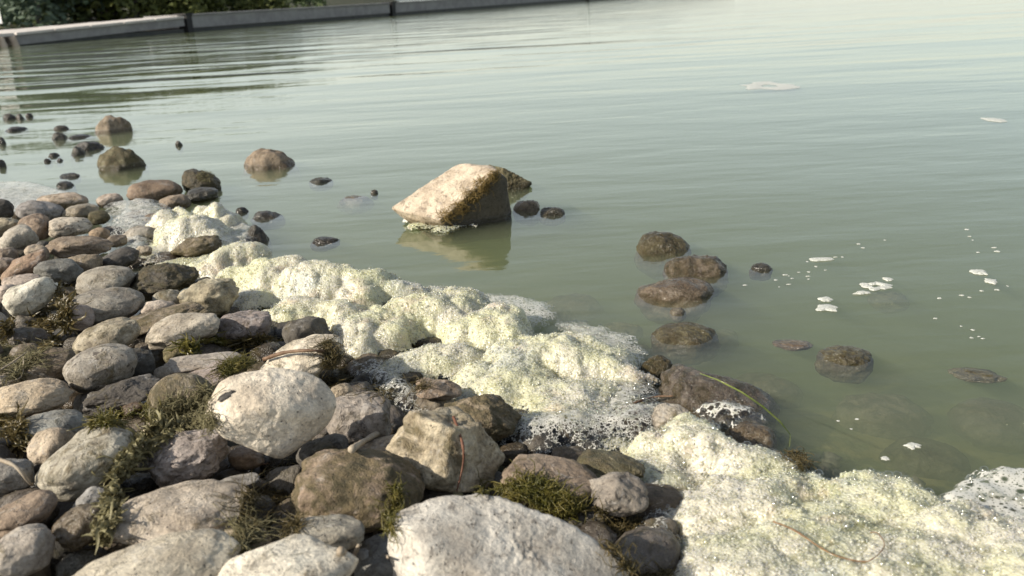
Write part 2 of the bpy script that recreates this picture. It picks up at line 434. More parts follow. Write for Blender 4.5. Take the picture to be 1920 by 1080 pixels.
def stone_verts(a, b, c, ang=.3, rough=.3, sub=4, seed=0, planes=None):
    """rounded to broken stone filling the half-axes a, b, c"""
    rs = np.random.default_rng(seed + 1000); U, Fc = ico(sub); p = 2.25 + .5 * rs.random()
    r = (np.abs(U) ** p).sum(1) ** (-1 / p)
    k = int(5 + 9 * ang); N = rs.normal(size=(k, 3)); N /= np.linalg.norm(N, axis=1)[:, None]
    D = rs.uniform(.97 - .42 * ang, 1.03 - .12 * ang, k)
    if planes == 'hull' or isinstance(planes, dict):
        N, D = hull_planes(planes['pts'])
    elif planes:
        N = np.array([q[:3] for q in planes], float); N /= np.linalg.norm(N, axis=1)[:, None]; D = np.array([q[3] for q in planes])
    dots = U @ N.T
    q = (planes.get('q', 60.0) if isinstance(planes, dict) else 34.0) if planes else 10 + 26 * ang
    inv = (np.clip(dots / D, 1e-3, None) ** q).sum(1) + (0 if isinstance(planes, dict) else (1 / r) ** q)
    r = inv ** (-1 / q)
    off = rs.uniform(-50, 50, 3)
    r = r * (1 + (.02 if isinstance(planes, dict) else (.10 + .05 * ang)) * fbm(U * 1.25 + off, 2, seed))
    r = r * (1 + (.010 + .085 * rough) * fbm(U * (3.3 + 1.5 * rough) + off, 4, seed + 9, .55))
    V = U * r[:, None]
    lo, hi = V.min(0), V.max(0); V = (V - (lo + hi) / 2) / ((hi - lo) / 2)
    V = V * np.array([a, b, c])
    m = min(a, c)
    nn = U / np.array([a, b, c]); nn /= np.linalg.norm(nn, axis=1)[:, None]
    fine = fbm(V * (1 / .018) + off, 3, seed + 21) * (.0005 + .0030 * rough)
    V = V + nn * np.minimum(np.maximum(fine, -.1 * m), .1 * m)[:, None]
    return V, Fc

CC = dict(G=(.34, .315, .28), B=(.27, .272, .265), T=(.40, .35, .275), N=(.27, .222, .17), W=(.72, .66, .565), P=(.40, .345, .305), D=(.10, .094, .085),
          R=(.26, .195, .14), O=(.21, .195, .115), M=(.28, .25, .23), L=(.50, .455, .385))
ALL = []          # (verts world, faces) of every stone, for resting weed and twigs on them
STONES = []
def add_stone(pos, rotm, a, b, c, name, label, col, ang, rough, wet, moss, speck, seed, group, planes=None, px=60, cat='stone', fit=None):
    sub = 6 if px > 150 else (5 if px > 44 else (4 if px > 20 else 3))
    V, Fc = stone_verts(a, b, c, ang, rough, sub, seed, planes)
    if fit:      # size the stone so that its outline has the measured extent
        fx, fy, fw_, fh_, frot, wet_line = fit; Rm = np.array(rotm); pos = Vector(pos); cr, sr = math.cos(R(frot)), math.sin(R(frot))
        for _ in range(4):
            Wv = V @ Rm.T + np.array(pos)
            q = Wv[Wv[:, 2] > 0] if wet_line else Wv
            if len(q) < 8: break
            ppx, ppy, dep = project(q); dx, dy = ppx - fx, ppy - fy; ux, uy = dx * cr + dy * sr, -dx * sr + dy * cr
            k1 = np.clip(fw_ / np.ptp(ux), .6, 1.5); k2 = np.clip(fh_ / np.ptp(uy), .6, 1.5); mx, my = (ux.max() + ux.min()) / 2, (uy.max() + uy.min()) / 2
            V = V * np.array([k1, 1 if wet_line else (k1 * k2) ** .5, k2]); ox, oy = mx * cr - my * sr, mx * sr + my * cr; dd = (pos - EYEP).dot(fw) / F
            if wet_line:
                hd = Vector((fw.x, fw.y, 0)).normalized(); pos = pos - Vector((rt.x, rt.y, 0)).normalized() * ox * dd + hd * oy * dd / math.sin(PITCH + .05) * .7
            else: pos = pos - rt * ox * dd + up * oy * dd
    o = link(name, mk_mesh(name, V, Fc), MS, label=label, cat=cat, group=group)
    o.matrix_world = Matrix.Translation(pos) @ rotm.to_4x4()
    base = np.array(CC[col]) * 1.09 * (1 + .10 * np.random.default_rng(seed).normal()) * (1 + .015 * np.random.default_rng(seed + 5).normal(size=3))
    o.color = (*np.clip(base, .03, .7), 1)
    o['wet'] = float(wet); o['moss'] = float(moss); o['speck'] = float(speck)
    Rm = np.array(rotm); ALL.append((V @ Rm.T + np.array(pos), Fc)); STONES.append(o)
    return o

SEED = [100]
def view_rot(px, py, deg):
    d = ray(px, py); fh = Vector((d.x, d.y, 0)).normalized(); rh = Vector((fh.y, -fh.x, 0))
    B = Matrix(((rh.x, fh.x, 0), (rh.y, fh.y, 0), (0, 0, 1)))
    return (Matrix.Rotation(R(deg - 3.2 * 0), 3, d) @ B), d, fh

def S(cx, cy, w_, h_, rot, col, label, ang=.25, rough=.25, wet=0., moss=.15, speck=.4, lift=0., name='cobble', planes=None, b_scale=1.0):
    """stone lying on the beach"""
    SEED[0] += 1; w_ *= 1.06; h_ *= 1.09
    rotm, d, fh = view_rot(cx, cy, rot); phi = math.asin(-d.z); t = 1.3
    for _ in range(6):
        a = w_ / 2 * t / F; hs = h_ / 2 * t / F
        b = min(.85 * a, .78 * hs / math.sin(phi)) * b_scale
        c = math.sqrt(max(hs * hs - (b * math.sin(phi)) ** 2, (.3 * hs) ** 2)) / math.cos(phi)
        p = EYEP + d * t
        z = max(float(beach(p.x, p.y)), .006) + lift + .15 * c
        t += .8 * ((z - EYE) / d.z - t)
    return add_stone(EYEP + d * t, rotm, a, b, c, name, label, col, ang, rough, wet, moss, speck, SEED[0], 'cobbles on the beach', planes, w_, fit=(cx, cy, w_, h_, rot, False))

def W(cx, cy, w_, h_, col, label, ang=.3, rough=.35, wet=.6, moss=.3, rot=0, below=.40, name='wet_stone', group='stones standing in the shallow water', planes=None, zoff=0.):
    """stone standing in the water; the box is what shows above the surface"""
    SEED[0] += 1; cy += h_ * .04; h_ *= .92
    if cx > 1180: wet = max(wet, .95); w_ *= .95; h_ *= .95
    base = at(cx, cy + h_ * .42, 0); t = (base - EYEP).length; d = ray(cx, cy + h_ * .42); phi = math.asin(-d.z)
    a = w_ / 2 * t / F * 1.06; b = min(.8 * a, .07)
    top = max(h_ * .80 * t / F / math.cos(phi) - .45 * b * math.sin(phi), .30 * h_ * t / F)
    c = top / (1 - below); rotm, _, fh = view_rot(cx, cy, rot)
    pos = base + fh * (b * .55) + Vector((0, 0, -below * c + zoff))
    return add_stone(pos, rotm, a, b, c, name, label, col, ang, rough, wet, moss, .5, SEED[0], group, planes, w_, fit=(cx, cy, w_, h_, rot, True))

#  cx   cy    w    h   rot col label
# --- far end of the beach
S(0, 393, 52, 38, 10, 'D', 'dark grey stone cut off by the left edge at the far end of the beach')
S(74, 397, 86, 42, 15, 'B', 'blue-grey oval cobble beside the white foam film at the far left')
S(117, 377, 94, 34, 5, 'T', 'flat tan cobble at the very back of the beach by the water', moss=.3)
S(206, 376, 50, 26, 0, 'P', 'small pinkish cobble at the waterline left of the brown dome stone')
S(290, 362, 100, 48, 3, 'R', 'smooth brown dome-shaped stone at the waterline behind the foam', ang=.1, rough=.12, wet=.3)
S(328, 381, 58, 32, 0, 'N', 'brown-grey stone just in front of the smooth brown dome stone', wet=.3)
S(377, 367, 62, 30, 0, 'D', 'dark wet stone below the mossy rock beside the foam heap', wet=.7)
S(378, 347, 78, 52, 28, 'D', 'dark rock topped with pale green weed behind the far foam heap', ang=.5, rough=.5, wet=.6, moss=.9)
S(151, 396, 66, 28, 0, 'T', 'wet tan cobble with a sheen behind the yellowish mossy stone', wet=.6)
S(66, 427, 62, 50, 0, 'N', 'grey-brown round cobble below the blue-grey oval one', speck=.7)
S(131, 427, 82, 38, 0, 'L', 'pale speckled oval cobble at the far left of the beach', speck=.9)
S(186, 408, 40, 26, 0, 'O', 'yellowish mossy small stone beside the foam at the far end', moss=.8, wet=.3)
S(33, 448, 74, 48, -15, 'G', 'grey-brown cobble leaning left above the rusty long stone')
S(12, 425, 52, 32, 0, 'T', 'tan stone at the left edge above the leaning grey-brown cobble')
S(186, 440, 38, 26, 0, 'R', 'small reddish brown stone behind the brown angular long one')
S(148, 464, 122, 46, 8, 'N', 'long angular brown stone with a tan lit end', ang=.6, rough=.4)
S(264, 439, 64, 30, 0, 'G', 'grey-brown cobble sitting in foam left of the far foam heap')
S(218, 452, 40, 22, 0, 'N', 'small brown stone partly covered by thin foam', wet=.4)
S(258, 402, 36, 18, 0, 'N', 'brown stone poking out of the pale foam film below the dome stone', ang=.5, wet=.3)
S(289, 412, 40, 24, 0, 'N', 'rough brown stone against the left side of the far foam heap', ang=.5, rough=.5)
S(223, 486, 76, 38, -12, 'D', 'dark grey cobble behind the big round grey one', wet=.2)
S(10, 480, 48, 30, 0, 'N', 'brown stone at the left edge left of the light brown pebble')
S(69, 476, 46, 34, 0, 'T', 'light brown round cobble above the rusty leaning stone')
S(45, 501, 96, 40, -30, 'R', 'rusty brown elongated stone leaning up to the right', ang=.45, rough=.4)
S(110, 508, 90, 46, 5, 'B', 'blue-grey cobble with a dark vein beside the rusty leaning stone', wet=.2)
S(156, 496, 70, 40, 5, 'N', 'brown-grey cobble right of the blue-grey veined one')
S(10, 500, 46, 32, 0, 'P', 'pinkish grey stone at the left edge below the brown one')
S(198, 529, 108, 58, 0, 'G', 'big round grey cobble left of the rough dark mossy rock', ang=.1, rough=.15, moss=.2)
S(308, 523, 124, 58, 3, 'D', 'rough dark pitted rock with moss beside the foam bank', ang=.7, rough=1.0, wet=.3, moss=.75, name='rock')
S(39, 527, 70, 26, 0, 'P', 'flat pinkish tan cobble above the whitish one')
S(58, 558, 104, 58, -18, 'W', 'whitish oval cobble with a dark crack near the left edge', ang=.2, rough=.2)
S(10, 551, 52, 34, 0, 'P', 'grey-pink stone at the left edge beside the whitish oval cobble')
S(192, 574, 150, 68, 2, 'G', 'large smooth grey-brown cobble with a rounded arched top', ang=.1, rough=.12, speck=.2)
S(146, 596, 60, 50, 15, 'P', 'purplish grey cobble leaning against the large arched one', ang=.15)
S(392, 560, 112, 70, -8, 'T', 'sandy tan pitted stone at the left edge of the foam bank', ang=.4, rough=.6, moss=.35, name='rock')
S(315, 563, 58, 38, 0, 'G', 'greenish grey cobble below the rough dark rock', moss=.5)
S(296, 579, 62, 32, 5, 'L', 'small pale grey cobble above the long flat brown stone')
S(368, 465, 94, 40, -6, 'N', 'brown mossy stone half buried in the far foam heap', ang=.5, rough=.6, moss=.6)
S(270, 470, 30, 18, 0, 'T', 'small tan pebble-like stone in thin foam left of the foam heap')
# --- middle of the beach
S(290, 600, 180, 46, -8, 'N', 'long flat brown-grey stone behind the pale blocky cobble', ang=.5, rough=.5, moss=.5)
S(342, 620, 136, 62, -5, 'L', 'pale tan blocky cobble with rounded ends', ang=.35, rough=.25, lift=.012)
S(200, 636, 126, 64, -14, 'T', 'tan-orange cobble with a bright top behind the speckled one', moss=.4, lift=.004)
S(452, 616, 112, 60, -8, 'M', 'purplish rough stone at the foot of the foam bank', ang=.5, rough=.6, speck=.7, name='rock')
S(2, 610, 34, 50, 0, 'G', 'grey stone at the left edge beside the green weed')
S(86, 690, 112, 68, -10, 'N', 'brown-grey cobble left of the grey speckled one', moss=.35)
S(188, 690, 136, 82, -6, 'G', 'grey cobble peppered with dark specks and a tan left end', ang=.15, rough=.2, speck=1.0, moss=.3, lift=.012)
S(258, 684, 66, 58, 10, 'D', 'dark grey stone hiding behind the speckled grey cobble', ang=.4)
S(380, 680, 138, 44, 4, 'G', 'long grey stone tapering to the right below the yellow-green weed', ang=.3, lift=.006)
S(335, 662, 56, 38, 0, 'O', 'greenish tan stone behind the left end of the tapering grey stone', moss=.7)
S(396, 706, 138, 50, -12, 'M', 'brown-grey tapering stone that touches the big white stone', ang=.3, moss=.3)
S(307, 702, 36, 30, 0, 'G', 'small grey pebble-like cobble above the weed-hung tan stone')
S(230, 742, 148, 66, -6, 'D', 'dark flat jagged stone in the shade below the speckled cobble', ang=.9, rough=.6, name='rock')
S(60, 745, 148, 70, 3, 'T', 'grey-tan long cobble at the left edge with a white patch', ang=.2)
S(342, 748, 124, 92, 10, 'T', 'tan-grey round stone with weed hanging over its front', ang=.2, rough=.3, moss=.75, lift=.004)
S(92, 800, 132, 68, 6, 'B', 'dark blue-grey dome cobble above the pale tan one', ang=.1, rough=.2)
S(10, 712, 56, 34, 0, 'L', 'pale stone at the left edge under thin twigs')
S(250, 765, 40, 22, 0, 'R', 'small wet brown stone in the pool of green weed', wet=.7)
S(562, 676, 168, 76, -14, 'L', 'pale long stone behind the big white one with a twig on it', ang=.3, rough=.2, lift=.012)
S(578, 632, 92, 72, -6, 'D', 'dark grey wedge-shaped stone at the front of the foam bank', ang=.85, rough=.3, name='rock')
S(640, 734, 40, 30, 0, 'T', 'small tan-brown stone right of the big white stone')
S(674, 787, 118, 104, 6, 'M', 'purplish grey coarse stone right of the big white one', ang=.4, rough=.5, speck=.8, wet=.15, name='rock')
S(822, 730, 84, 38, 4, 'N', 'pointed brown-grey stone in front of the middle foam bank', ang=.85, rough=.4)
S(900, 786, 146, 92, 8, 'N', 'mossy brown rough rock under the front of the foam bank', ang=.5, rough=.7, moss=.8, wet=.2, name='rock')
S(98, 840, 94, 70, -22, 'T', 'pale tan wet-sided cobble left of the large oval grey one', wet=.15, moss=.3)
S(160, 866, 192, 118, -20, 'G', 'large oval grey cobble with a tan left end and fine pits', ang=.12, rough=.14, speck=.6, moss=.3, lift=.010)
S(20, 892, 88, 66, 10, 'B', 'blue-grey smooth cobble at the left edge under pale roots', ang=.1, rough=.15)
S(355, 859, 150, 96, -8, 'M', 'brown-purple coarse stone right of the weed chain', ang=.35, rough=.6, speck=.8, name='rock')
S(290, 806, 42, 32, 0, 'T', 'small tan stone behind the weed chain')
S(385, 795, 70, 40, 0, 'N', 'brown stone under weed below the weed-hung tan one', moss=.8, rough=.5)
S(172, 942, 76, 52, -20, 'B', 'small blue-grey cobble below the large oval grey one', ang=.2)
S(150, 988, 104, 74, -20, 'N', 'glistening wet brown stone in the lower left', wet=.9, rough=.5)
S(45, 964, 130, 70, -14, 'N', 'smooth brown elongated cobble at the lower left edge', ang=.2, rough=.12)
S(40, 1035, 128, 90, -10, 'G', 'grey block-like cobble in the lower left corner', ang=.4, rough=.3)
S(462, 858, 66, 46, 8, 'R', 'brown wet stone under the big white stone', wet=.5, lift=-.012)
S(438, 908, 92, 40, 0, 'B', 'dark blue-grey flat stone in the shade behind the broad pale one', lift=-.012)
S(605, 848, 98, 56, -12, 'D', 'dark grey speckled cobble between the white stone and the round brown one', speck=.9)
S(715, 850, 90, 54, -15, 'N', 'brown shaded stone left of the three-sided rock', ang=.4, lift=-.008)
# --- nearest stones
S(337, 963, 256, 128, 5, 'L', 'broad pale cobble with a dark fold across its top', ang=.3, rough=.2, moss=.25, lift=.010, name='stone')
S(275, 1082, 340, 150, -4, 'L', 'large pale cobble cut off by the lower edge at the left', ang=.15, rough=.15, speck=.3, lift=.015, name='stone')
S(455, 1024, 108, 74, 10, 'T', 'tan cobble with a strand of weed between the two large pale ones', moss=.4)
S(535, 1084, 252, 156, 6, 'W', 'creamy white rounded stone at the lower edge left of the big angular one', ang=.3, rough=.2, lift=.012, name='stone')
S(612, 1005, 134, 80, 6, 'G', 'striped grey cobble in front of the round brown stone', ang=.3, rough=.3, lift=.008)
S(670, 925, 234, 160, 8, 'N', 'large round brown stone with a fuzzy coat of dried algae', ang=.12, rough=.42, moss=.75, name='stone')
S(683, 1046, 50, 36, 10, 'B', 'small grey slab in the dark gap left of the big angular stone', ang=.6, lift=-.02)
S(836, 842, 212, 152, 10, 'T', 'three-sided tan rock with a flat right face and a red twig across it', ang=.9, rough=.45, moss=.45, name='rock', lift=.015,
  planes=[(-.55, -.75, .45, .72), (.75, -.55, .25, .62), (.15, .1, 1, .78), (-1, 0, .1, .85), (0, -.3, -1, .8), (.9, .5, .5, .75), (-.5, .8, .4, .8)])
S(1030, 904, 172, 92, 10, 'N', 'brown cobble with a pale stripe behind the yellow-green weed', ang=.25, rough=.3, moss=.3)
S(1160, 926, 112, 80, 8, 'M', 'dark rough stone touching the foam right of the striped brown cobble', ang=.6, rough=.6, speck=.8, wet=.2, name='rock')
S(1145, 874, 124, 56, 5, 'O', 'yellow-brown mossy wet stone in the foam lace', rough=.5, moss=.8, wet=.5)
def H(cx, cy, pts, base, name, label, col, rough, moss, speck, group, wet=.0, sq=60.0):
    """broken rock given by its corner points (pixels at its own distance: right, away, up)"""
    SEED[0] += 1; rotm, d, fh = view_rot(cx, cy, 0); t = 1.2
    for _ in range(8):
        p = EYEP + d * t; zc = base(p, t / F); t += .8 * ((zc - EYE) / d.z - t)
    P_ = np.array(pts, float) * t / F; ext = (P_.max(0) - P_.min(0)) / 2; mid = (P_.max(0) + P_.min(0)) / 2
    return add_stone(EYEP + d * t + Vector(rotm @ Vector(mid)), rotm, *ext, name, label, col, .9, rough, wet, moss, speck, SEED[0], group, {'pts': (P_ - mid).tolist(), 'q': sq}, 300)
WHITE = H(512, 772, [(-75, 20, 73), (10, 40, 73), (80, 30, 48), (112, 0, 12), (92, -20, -34), (0, -40, -78), (-82, -40, -14), (-114, -10, 12), (0, -62, 40),
                     (-60, 70, 20), (60, 80, 0), (0, 60, -60), (-60, -50, 30), (55, -52, 5)], lambda p, k: float(beach(p.x, p.y)) + .062, 'stone',
  'big smooth white stone with a dark chip, the brightest on the beach', 'W', .10, .02, .22, 'cobbles on the beach', sq=13.0)
H(950, 1040, [(-100, 60, 98), (-50, 70, 88), (-202, 10, 92), (110, 40, 31), (225, 0, -54), (-150, -60, 76), (50, -110, -22), (-120, -120, -52), (-212, -20, -47),
   (-190, -60, -110), (-50, -120, -110), (150, -80, -110), (210, 40, -110), (50, 100, -110), (-150, 90, -110), (20, 60, 66), (-190, 40, 70)],
  lambda p, k: float(beach(p.x, p.y)) - .03 + 110 * k, 'boulder', 'biggest stone in the picture: angular whitish boulder at the lower edge', 'W', .34, .06, .5, 'cobbles on the beach').color = (.56, .545, .51, 1)
S(1258, 788, 72, 60, 0, 'G', 'bubble-covered grey-tan stone behind the lower foam bank', ang=.5, rough=.8, moss=.4)
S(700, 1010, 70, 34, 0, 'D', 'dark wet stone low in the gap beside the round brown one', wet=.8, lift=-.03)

# --- stones in the shallows at the right
W(1335, 738, 218, 98, 'M', 'long dark wet rock with a pale tip under the arching grass blade', .45, .45, .7, .5, rot=16, below=.3, name='wet_rock')
W(1408, 808, 96, 46, 'N', 'rusty brown wet stone beside the lower foam bank', .2, .3, .6, .2)
W(1425, 848, 90, 34, 'D', 'black wet stone hugging the edge of the lower foam bank', .5, .4, .8, .3, rot=22)
W(1232, 683, 74, 44, 'O', 'mossy brown stone beside the bubbly tip of the middle foam bank', .4, .6, .5, .9)
W(1243, 452, 106, 48, 'O', 'green-grey dome stone, the farthest of the right-hand row in the water', .2, .45, .6, .5)
W(1304, 494, 124, 44, 'N', 'glinting brown stone just in front of the green-grey dome', .3, .65, .9, .5)
W(1268, 538, 150, 50, 'N', 'widest wet stone of the right-hand row, with a dark right end', .25, .5, .9, .35)
W(1428, 499, 42, 17, 'D', 'small black stone alone in the water right of the row')
W(1283, 622, 124, 48, 'O', 'olive-brown wet stone nearest the middle foam tip', .3, .5, .6, .6)
W(1487, 643, 58, 14, 'N', 'low brown stone barely breaking the water left of the round dark one', .2, .3, .9, .3)
W(1586, 663, 104, 42, 'O', 'round dark wet stone far out to the right', .2, .5, .9, .4)
W(1835, 697, 64, 18, 'O', 'low pointed brown stone at the far right of the water', .6, .4, .9, .4)
W(1270, 582, 30, 14, 'G', 'tiny grey stone tip below the widest wet stone')
# under water
for cx, cy_, w_, h_, col, lab in (
    (1165, 566, 80, 38, 'T', 'pale stone just under the water left of the widest wet stone'),
    (1195, 606, 70, 36, 'T', 'sunken tan stone behind the bubbly foam tip'),
    (1905, 890, 110, 60, 'R', 'sunken orange-brown stone at the right edge'),
    (1660, 700, 170, 60, 'G', 'wide sunken grey slab below the round dark stone'),
    (1880, 712, 150, 40, 'M', 'sunken purplish stone at the right edge behind the pointed one'),
    (1440, 660, 130, 40, 'N', 'sunken brown stone left of the low brown one'),
    (1740, 780, 150, 60, 'O', 'sunken olive stone in the open water at the right'),
    (1600, 850, 130, 60, 'O', 'sunken mossy stone beyond the lower foam bank'),
    (1330, 580, 110, 40, 'O', 'sunken weedy stone right of the tiny grey tip'),
    (1070, 520, 120, 40, 'N', 'sunken stone behind the middle foam bank'),
    (665, 369, 68, 22, 'G', 'flat pale grey stone just awash left of the big leaning rock'),
    (1670, 510, 70, 24, 'T', 'sunken yellowish stone near the largest floating fleck')):
    SEED[0] += 1
    base = at(cx, cy_, 0); t = (base - EYEP).length; a = w_ / 2 * t / F; rotm, _, fh = view_rot(cx, cy_, 0); c = .5 * a
    add_stone(base + Vector((0, 0, -c - .042 if cx != 665 else -c + .003)), rotm, a, .8 * a, c, 'sunken_stone', lab, col, .2, .3, .3, .4, .4, SEED[0], 'stones under the water', None, w_)

# --- the big leaning rock in the water
hp = [(-113, -8, -14), (18, 40, 53), (77, 30, 47), (-22, -62, -30), (84, -25, 47), (-66, -28, -36), (-40, -6, -85), (0, -34, -85), (100, -20, -85), (100, 50, -85),
      (-30, 50, -85), (109, 0, -45), (104, 10, 21), (-50, 60, -15), (60, 75, 20)]
rock = H(848, 368, hp, lambda p, k: 47 * k, 'leaning_rock', 'big leaning rock in the water, pinkish top and dark mossy side', 'P', .13, .0, .5, 'stones standing in the shallow water')
rock['sidemoss_shade'] = 1.6; rock.color = (.60, .52, .42, 1)  # side moss plus shade painted into its colour
H(955, 335, [(-36, 8, 27), (-14, -4, 24), (6, 0, 9), (41, 0, -10), (38, 10, -24), (-42, 0, -45), (0, -20, -45), (0, 25, -45), (30, 0, -45), (-38, 22, 5), (10, 18, 0)],
  lambda p, k: 17 * k, 'wet_rock', 'ragged pointed rock poking out behind the leaning rock', 'O', .8, .6, .5, 'stones standing in the shallow water', wet=.3)
W(987, 384, 50, 22, 'T', 'shiny tan stone right of the leaning rock', .3, .4, .8, .3)
W(1036, 395, 46, 17, 'D', 'flat black stone right of the shiny tan one', .3, .4, .8, .2)
W(505, 296, 96, 44, 'N', 'brown stone with a pointed right end alone in the middle water', .45, .25, .2, .2)
W(228, 295, 92, 50, 'O', 'mossy angular stone in the water above the dome stone', .55, .5, .3, .7)
W(214, 231, 72, 38, 'N', 'farthest brown stone standing in the water at the left', .4, .25, .2, .2)
W(482, 437, 46, 38, 'D', 'black wet stone at the right foot of the far foam heap', .3, .3, .9, .1)
for cx, cy_, w_, h_, lab in (
    (602, 337, 42, 12, 'low dark stone awash between the pointed stone and the leaning rock'),
    (702, 358, 14, 9, 'tiny dark stone tip beside the flat pale stone'),
    (500, 402, 52, 18, 'dark slanted stone awash right of the far foam heap'),
    (454, 393, 24, 12, 'small dark stone tip next to the far foam heap'),
    (610, 449, 50, 15, 'dark stone awash behind the left foam bank'),
    (18, 218, 26, 12, 'left one of three small dark stones in line at the far left'),
    (38, 218, 16, 12, 'middle one of three small dark stones in line at the far left'),
    (56, 215, 16, 11, 'right one of three small dark stones in line at the far left'),
    (30, 241, 42, 11, 'flat dark stone below the line of three at the far left'),
    (115, 239, 30, 10, 'flat dark stone above the round one at the far left'),
    (112, 254, 30, 15, 'round dark stone left of the ragged flat one'),
    (148, 255, 44, 10, 'ragged flat dark stone below the farthest brown stone'),
    (167, 273, 58, 20, 'long dark stone left of the mossy angular one'),
    (147, 282, 26, 18, 'dark stone against the front of the long dark one'),
    (101, 290, 22, 9, 'small dark stone left of the long dark pair'),
    (90, 299, 15, 9, 'tiny glinting stone at the far left'),
    (112, 299, 12, 7, 'tiny dark stone right of the glinting one'),
    (336, 268, 14, 9, 'tiny dark stone alone between the mossy and pointed stones'),
    (130, 328, 38, 11, 'flat dark stone in the water behind the tan beach cobble'),
    (122, 345, 34, 14, 'dark stone just behind the flat tan beach cobble'),
    (4, 263, 16, 13, 'small dark stone at the left edge, farther of two'),
    (4, 305, 16, 14, 'small dark stone at the left edge, nearer of two')):
    W(cx, cy_, w_, h_, 'D', lab, .35, .4, .7, .3)

# ------------------------------------------------------------------ foam banks
def foam(name, label, lumps, mat, step, seed, nb=600, bub=(.0012, .0035), base=0.0):
    L = []
    for cx, cyg, hw, hp in lumps:
        p = at(cx, cyg, base); t = (p - EYEP).length; phi = math.asin((EYE) / t)
        L.append((p.x, p.y, hw * t / F, max(hw * t / F * .8, .02), hp * t / F / math.cos(phi) * .95))
    L = np.array(L)
    x0, x1 = (L[:, 0] - L[:, 2]).min() - .04, (L[:, 0] + L[:, 2]).max() + .04
    y0, y1 = (L[:, 1] - L[:, 3]).min() - .04, (L[:, 1] + L[:, 3]).max() + .04
    gx, gy = np.arange(x0, x1, step), np.arange(y0, y1, step); X, Y = np.meshgrid(gx, gy); x, y = X.ravel(), Y.ravel()
    P = np.c_[x, y, np.zeros_like(x)]
    wxn = .035 * fbm(P * 11 + 3, 3, seed); wyn = .035 * fbm(P * 11 + 40, 3, seed + 3)
    hh = np.zeros_like(x)
    for lx, ly, rx, ry, H in L:
        r2 = ((x + wxn - lx) / rx) ** 2 + ((y + wyn - ly) / ry) ** 2
        hh = hh + (H * np.clip(1 - r2, 0, None) ** .80) ** 2.1
    hh = hh ** (1 / 2.1) * .86
    keep = hh > .0015
    edge = np.clip(hh / .035, 0, 1)
    z = base + hh * (1 + .10 * fbm(P * 16, 3, seed + 5))
    # normals of the height field, then knobbly displacement along them
    Zg = z.reshape(X.shape); dzy, dzx = np.gradient(Zg, step)
    N = np.c_[-dzx.ravel(), -dzy.ravel(), np.ones_like(x)]; N[:, :2] = np.clip(N[:, :2], -2.2, 2.2); N /= np.linalg.norm(N, axis=1)[:, None]
    V = np.c_[x, y, z]
    b1 = np.abs(pnoise(V * 15, seed + 7)) * 1.6; b2 = np.abs(pnoise(V * 38 + 5, seed + 8)) * 1.6; b3 = np.abs(pnoise(V * 95, seed + 11)) * 1.6
    V = V + N * ((b1 * .0085 + b2 * .0026 + b3 * .0014) * edge)[:, None]
    nx, ny = len(gx), len(gy); idx = np.arange(nx * ny).reshape(ny, nx)
    Q = np.stack([idx[:-1, :-1], idx[:-1, 1:], idx[1:, 1:], idx[1:, :-1]], -1).reshape(-1, 4)
    Q = Q[keep[Q].all(1)]
    used = np.unique(Q); mp = -np.ones(nx * ny, int); mp[used] = np.arange(len(used)); Q = mp[Q]; V = V[used]; N = N[used]; e = edge[used]
    me = mk_mesh(name, V, Q)
    me.attributes.new('thick', 'FLOAT', 'POINT').data.foreach_set('value', e.astype(np.float32))
    o = link(name, me, mat, label=label, cat='foam')
    # single clear bubbles sitting on the surface
    pick = rng.choice(len(V), min(nb // 4, len(V) // 3), replace=False); U, Fi = ico(2)
    rr = rng.uniform(bub[0], bub[1], len(pick)) * rng.choice([1, 1, 1, 1.6], len(pick))
    BV = (U[None] * rr[:, None, None] + (V[pick] + N[pick] * rr[:, None] * .3)[:, None]).reshape(-1, 3)
    BF = (Fi[None] + (np.arange(len(pick)) * len(U))[:, None, None]).reshape(-1, 3)
    link('bubbles', mk_mesh('bubbles', BV, BF), MBub, o, kind='stuff')
    # fine froth: small domes crowding the surface
    U, Fi = ico(1); cells = {}
    pk = rng.permutation(len(V))[:int(len(V) * .22)]; rr = rng.uniform(.0008, .0019, len(pk)) * np.where(rng.random(len(pk)) < .10, 1.9, 1)
    GVv = (U[None] * rr[:, None, None] + (V[pk] + rng.normal(size=(len(pk), 3)) * .0008 + N[pk] * rr[:, None] * -.25)[:, None]).reshape(-1, 3)
    gm = mk_mesh('froth', GVv, (Fi[None] + (np.arange(len(pk)) * len(U))[:, None, None]).reshape(-1, 3))
    gm.attributes.new('thick', 'FLOAT', 'POINT').data.foreach_set('value', np.ones(len(GVv), np.float32))
    link('froth', gm, MFroth, o, kind='stuff')
    ALL_FOAM.append((V, Q))
    return o
ALL_FOAM = []
foam('foam_heap', 'far small heap of pale yellow foam with a knob on top',
     [(365, 462, 70, 62), (402, 432, 34, 55), (338, 440, 46, 52), (312, 475, 52, 20), (430, 432, 34, 34), (385, 470, 70, 36), (290, 485, 45, 10)], MFfine, .0026, 31, 900)
foam('foam_bank', 'left lumpy bank of cream foam behind the sandy tan stone',
     [(455, 508, 56, 55), (405, 512, 60, 30), (520, 540, 80, 62), (600, 560, 88, 78), (680, 565, 78, 58), (745, 560, 64, 36), (480, 575, 60, 32), (560, 598, 76, 36), (640, 600, 70, 40), (440, 540, 50, 40), (350, 498, 50, 10), (500, 605, 40, 14)], MF, .0024, 47, 1500)
foam('foam_bank', 'middle foam bank, widest and yellowest, with brown specks',
     [(700, 655, 90, 62), (770, 622, 100, 72), (850, 612, 90, 66), (930, 640, 96, 66), (1020, 690, 120, 68), (1110, 700, 95, 54), (960, 735, 120, 52), (1060, 762, 115, 36), (830, 690, 100, 44), (1165, 720, 56, 30), (740, 700, 60, 18), (800, 560, 60, 14), (1160, 775, 60, 14)], MF, .0020, 59, 2600)
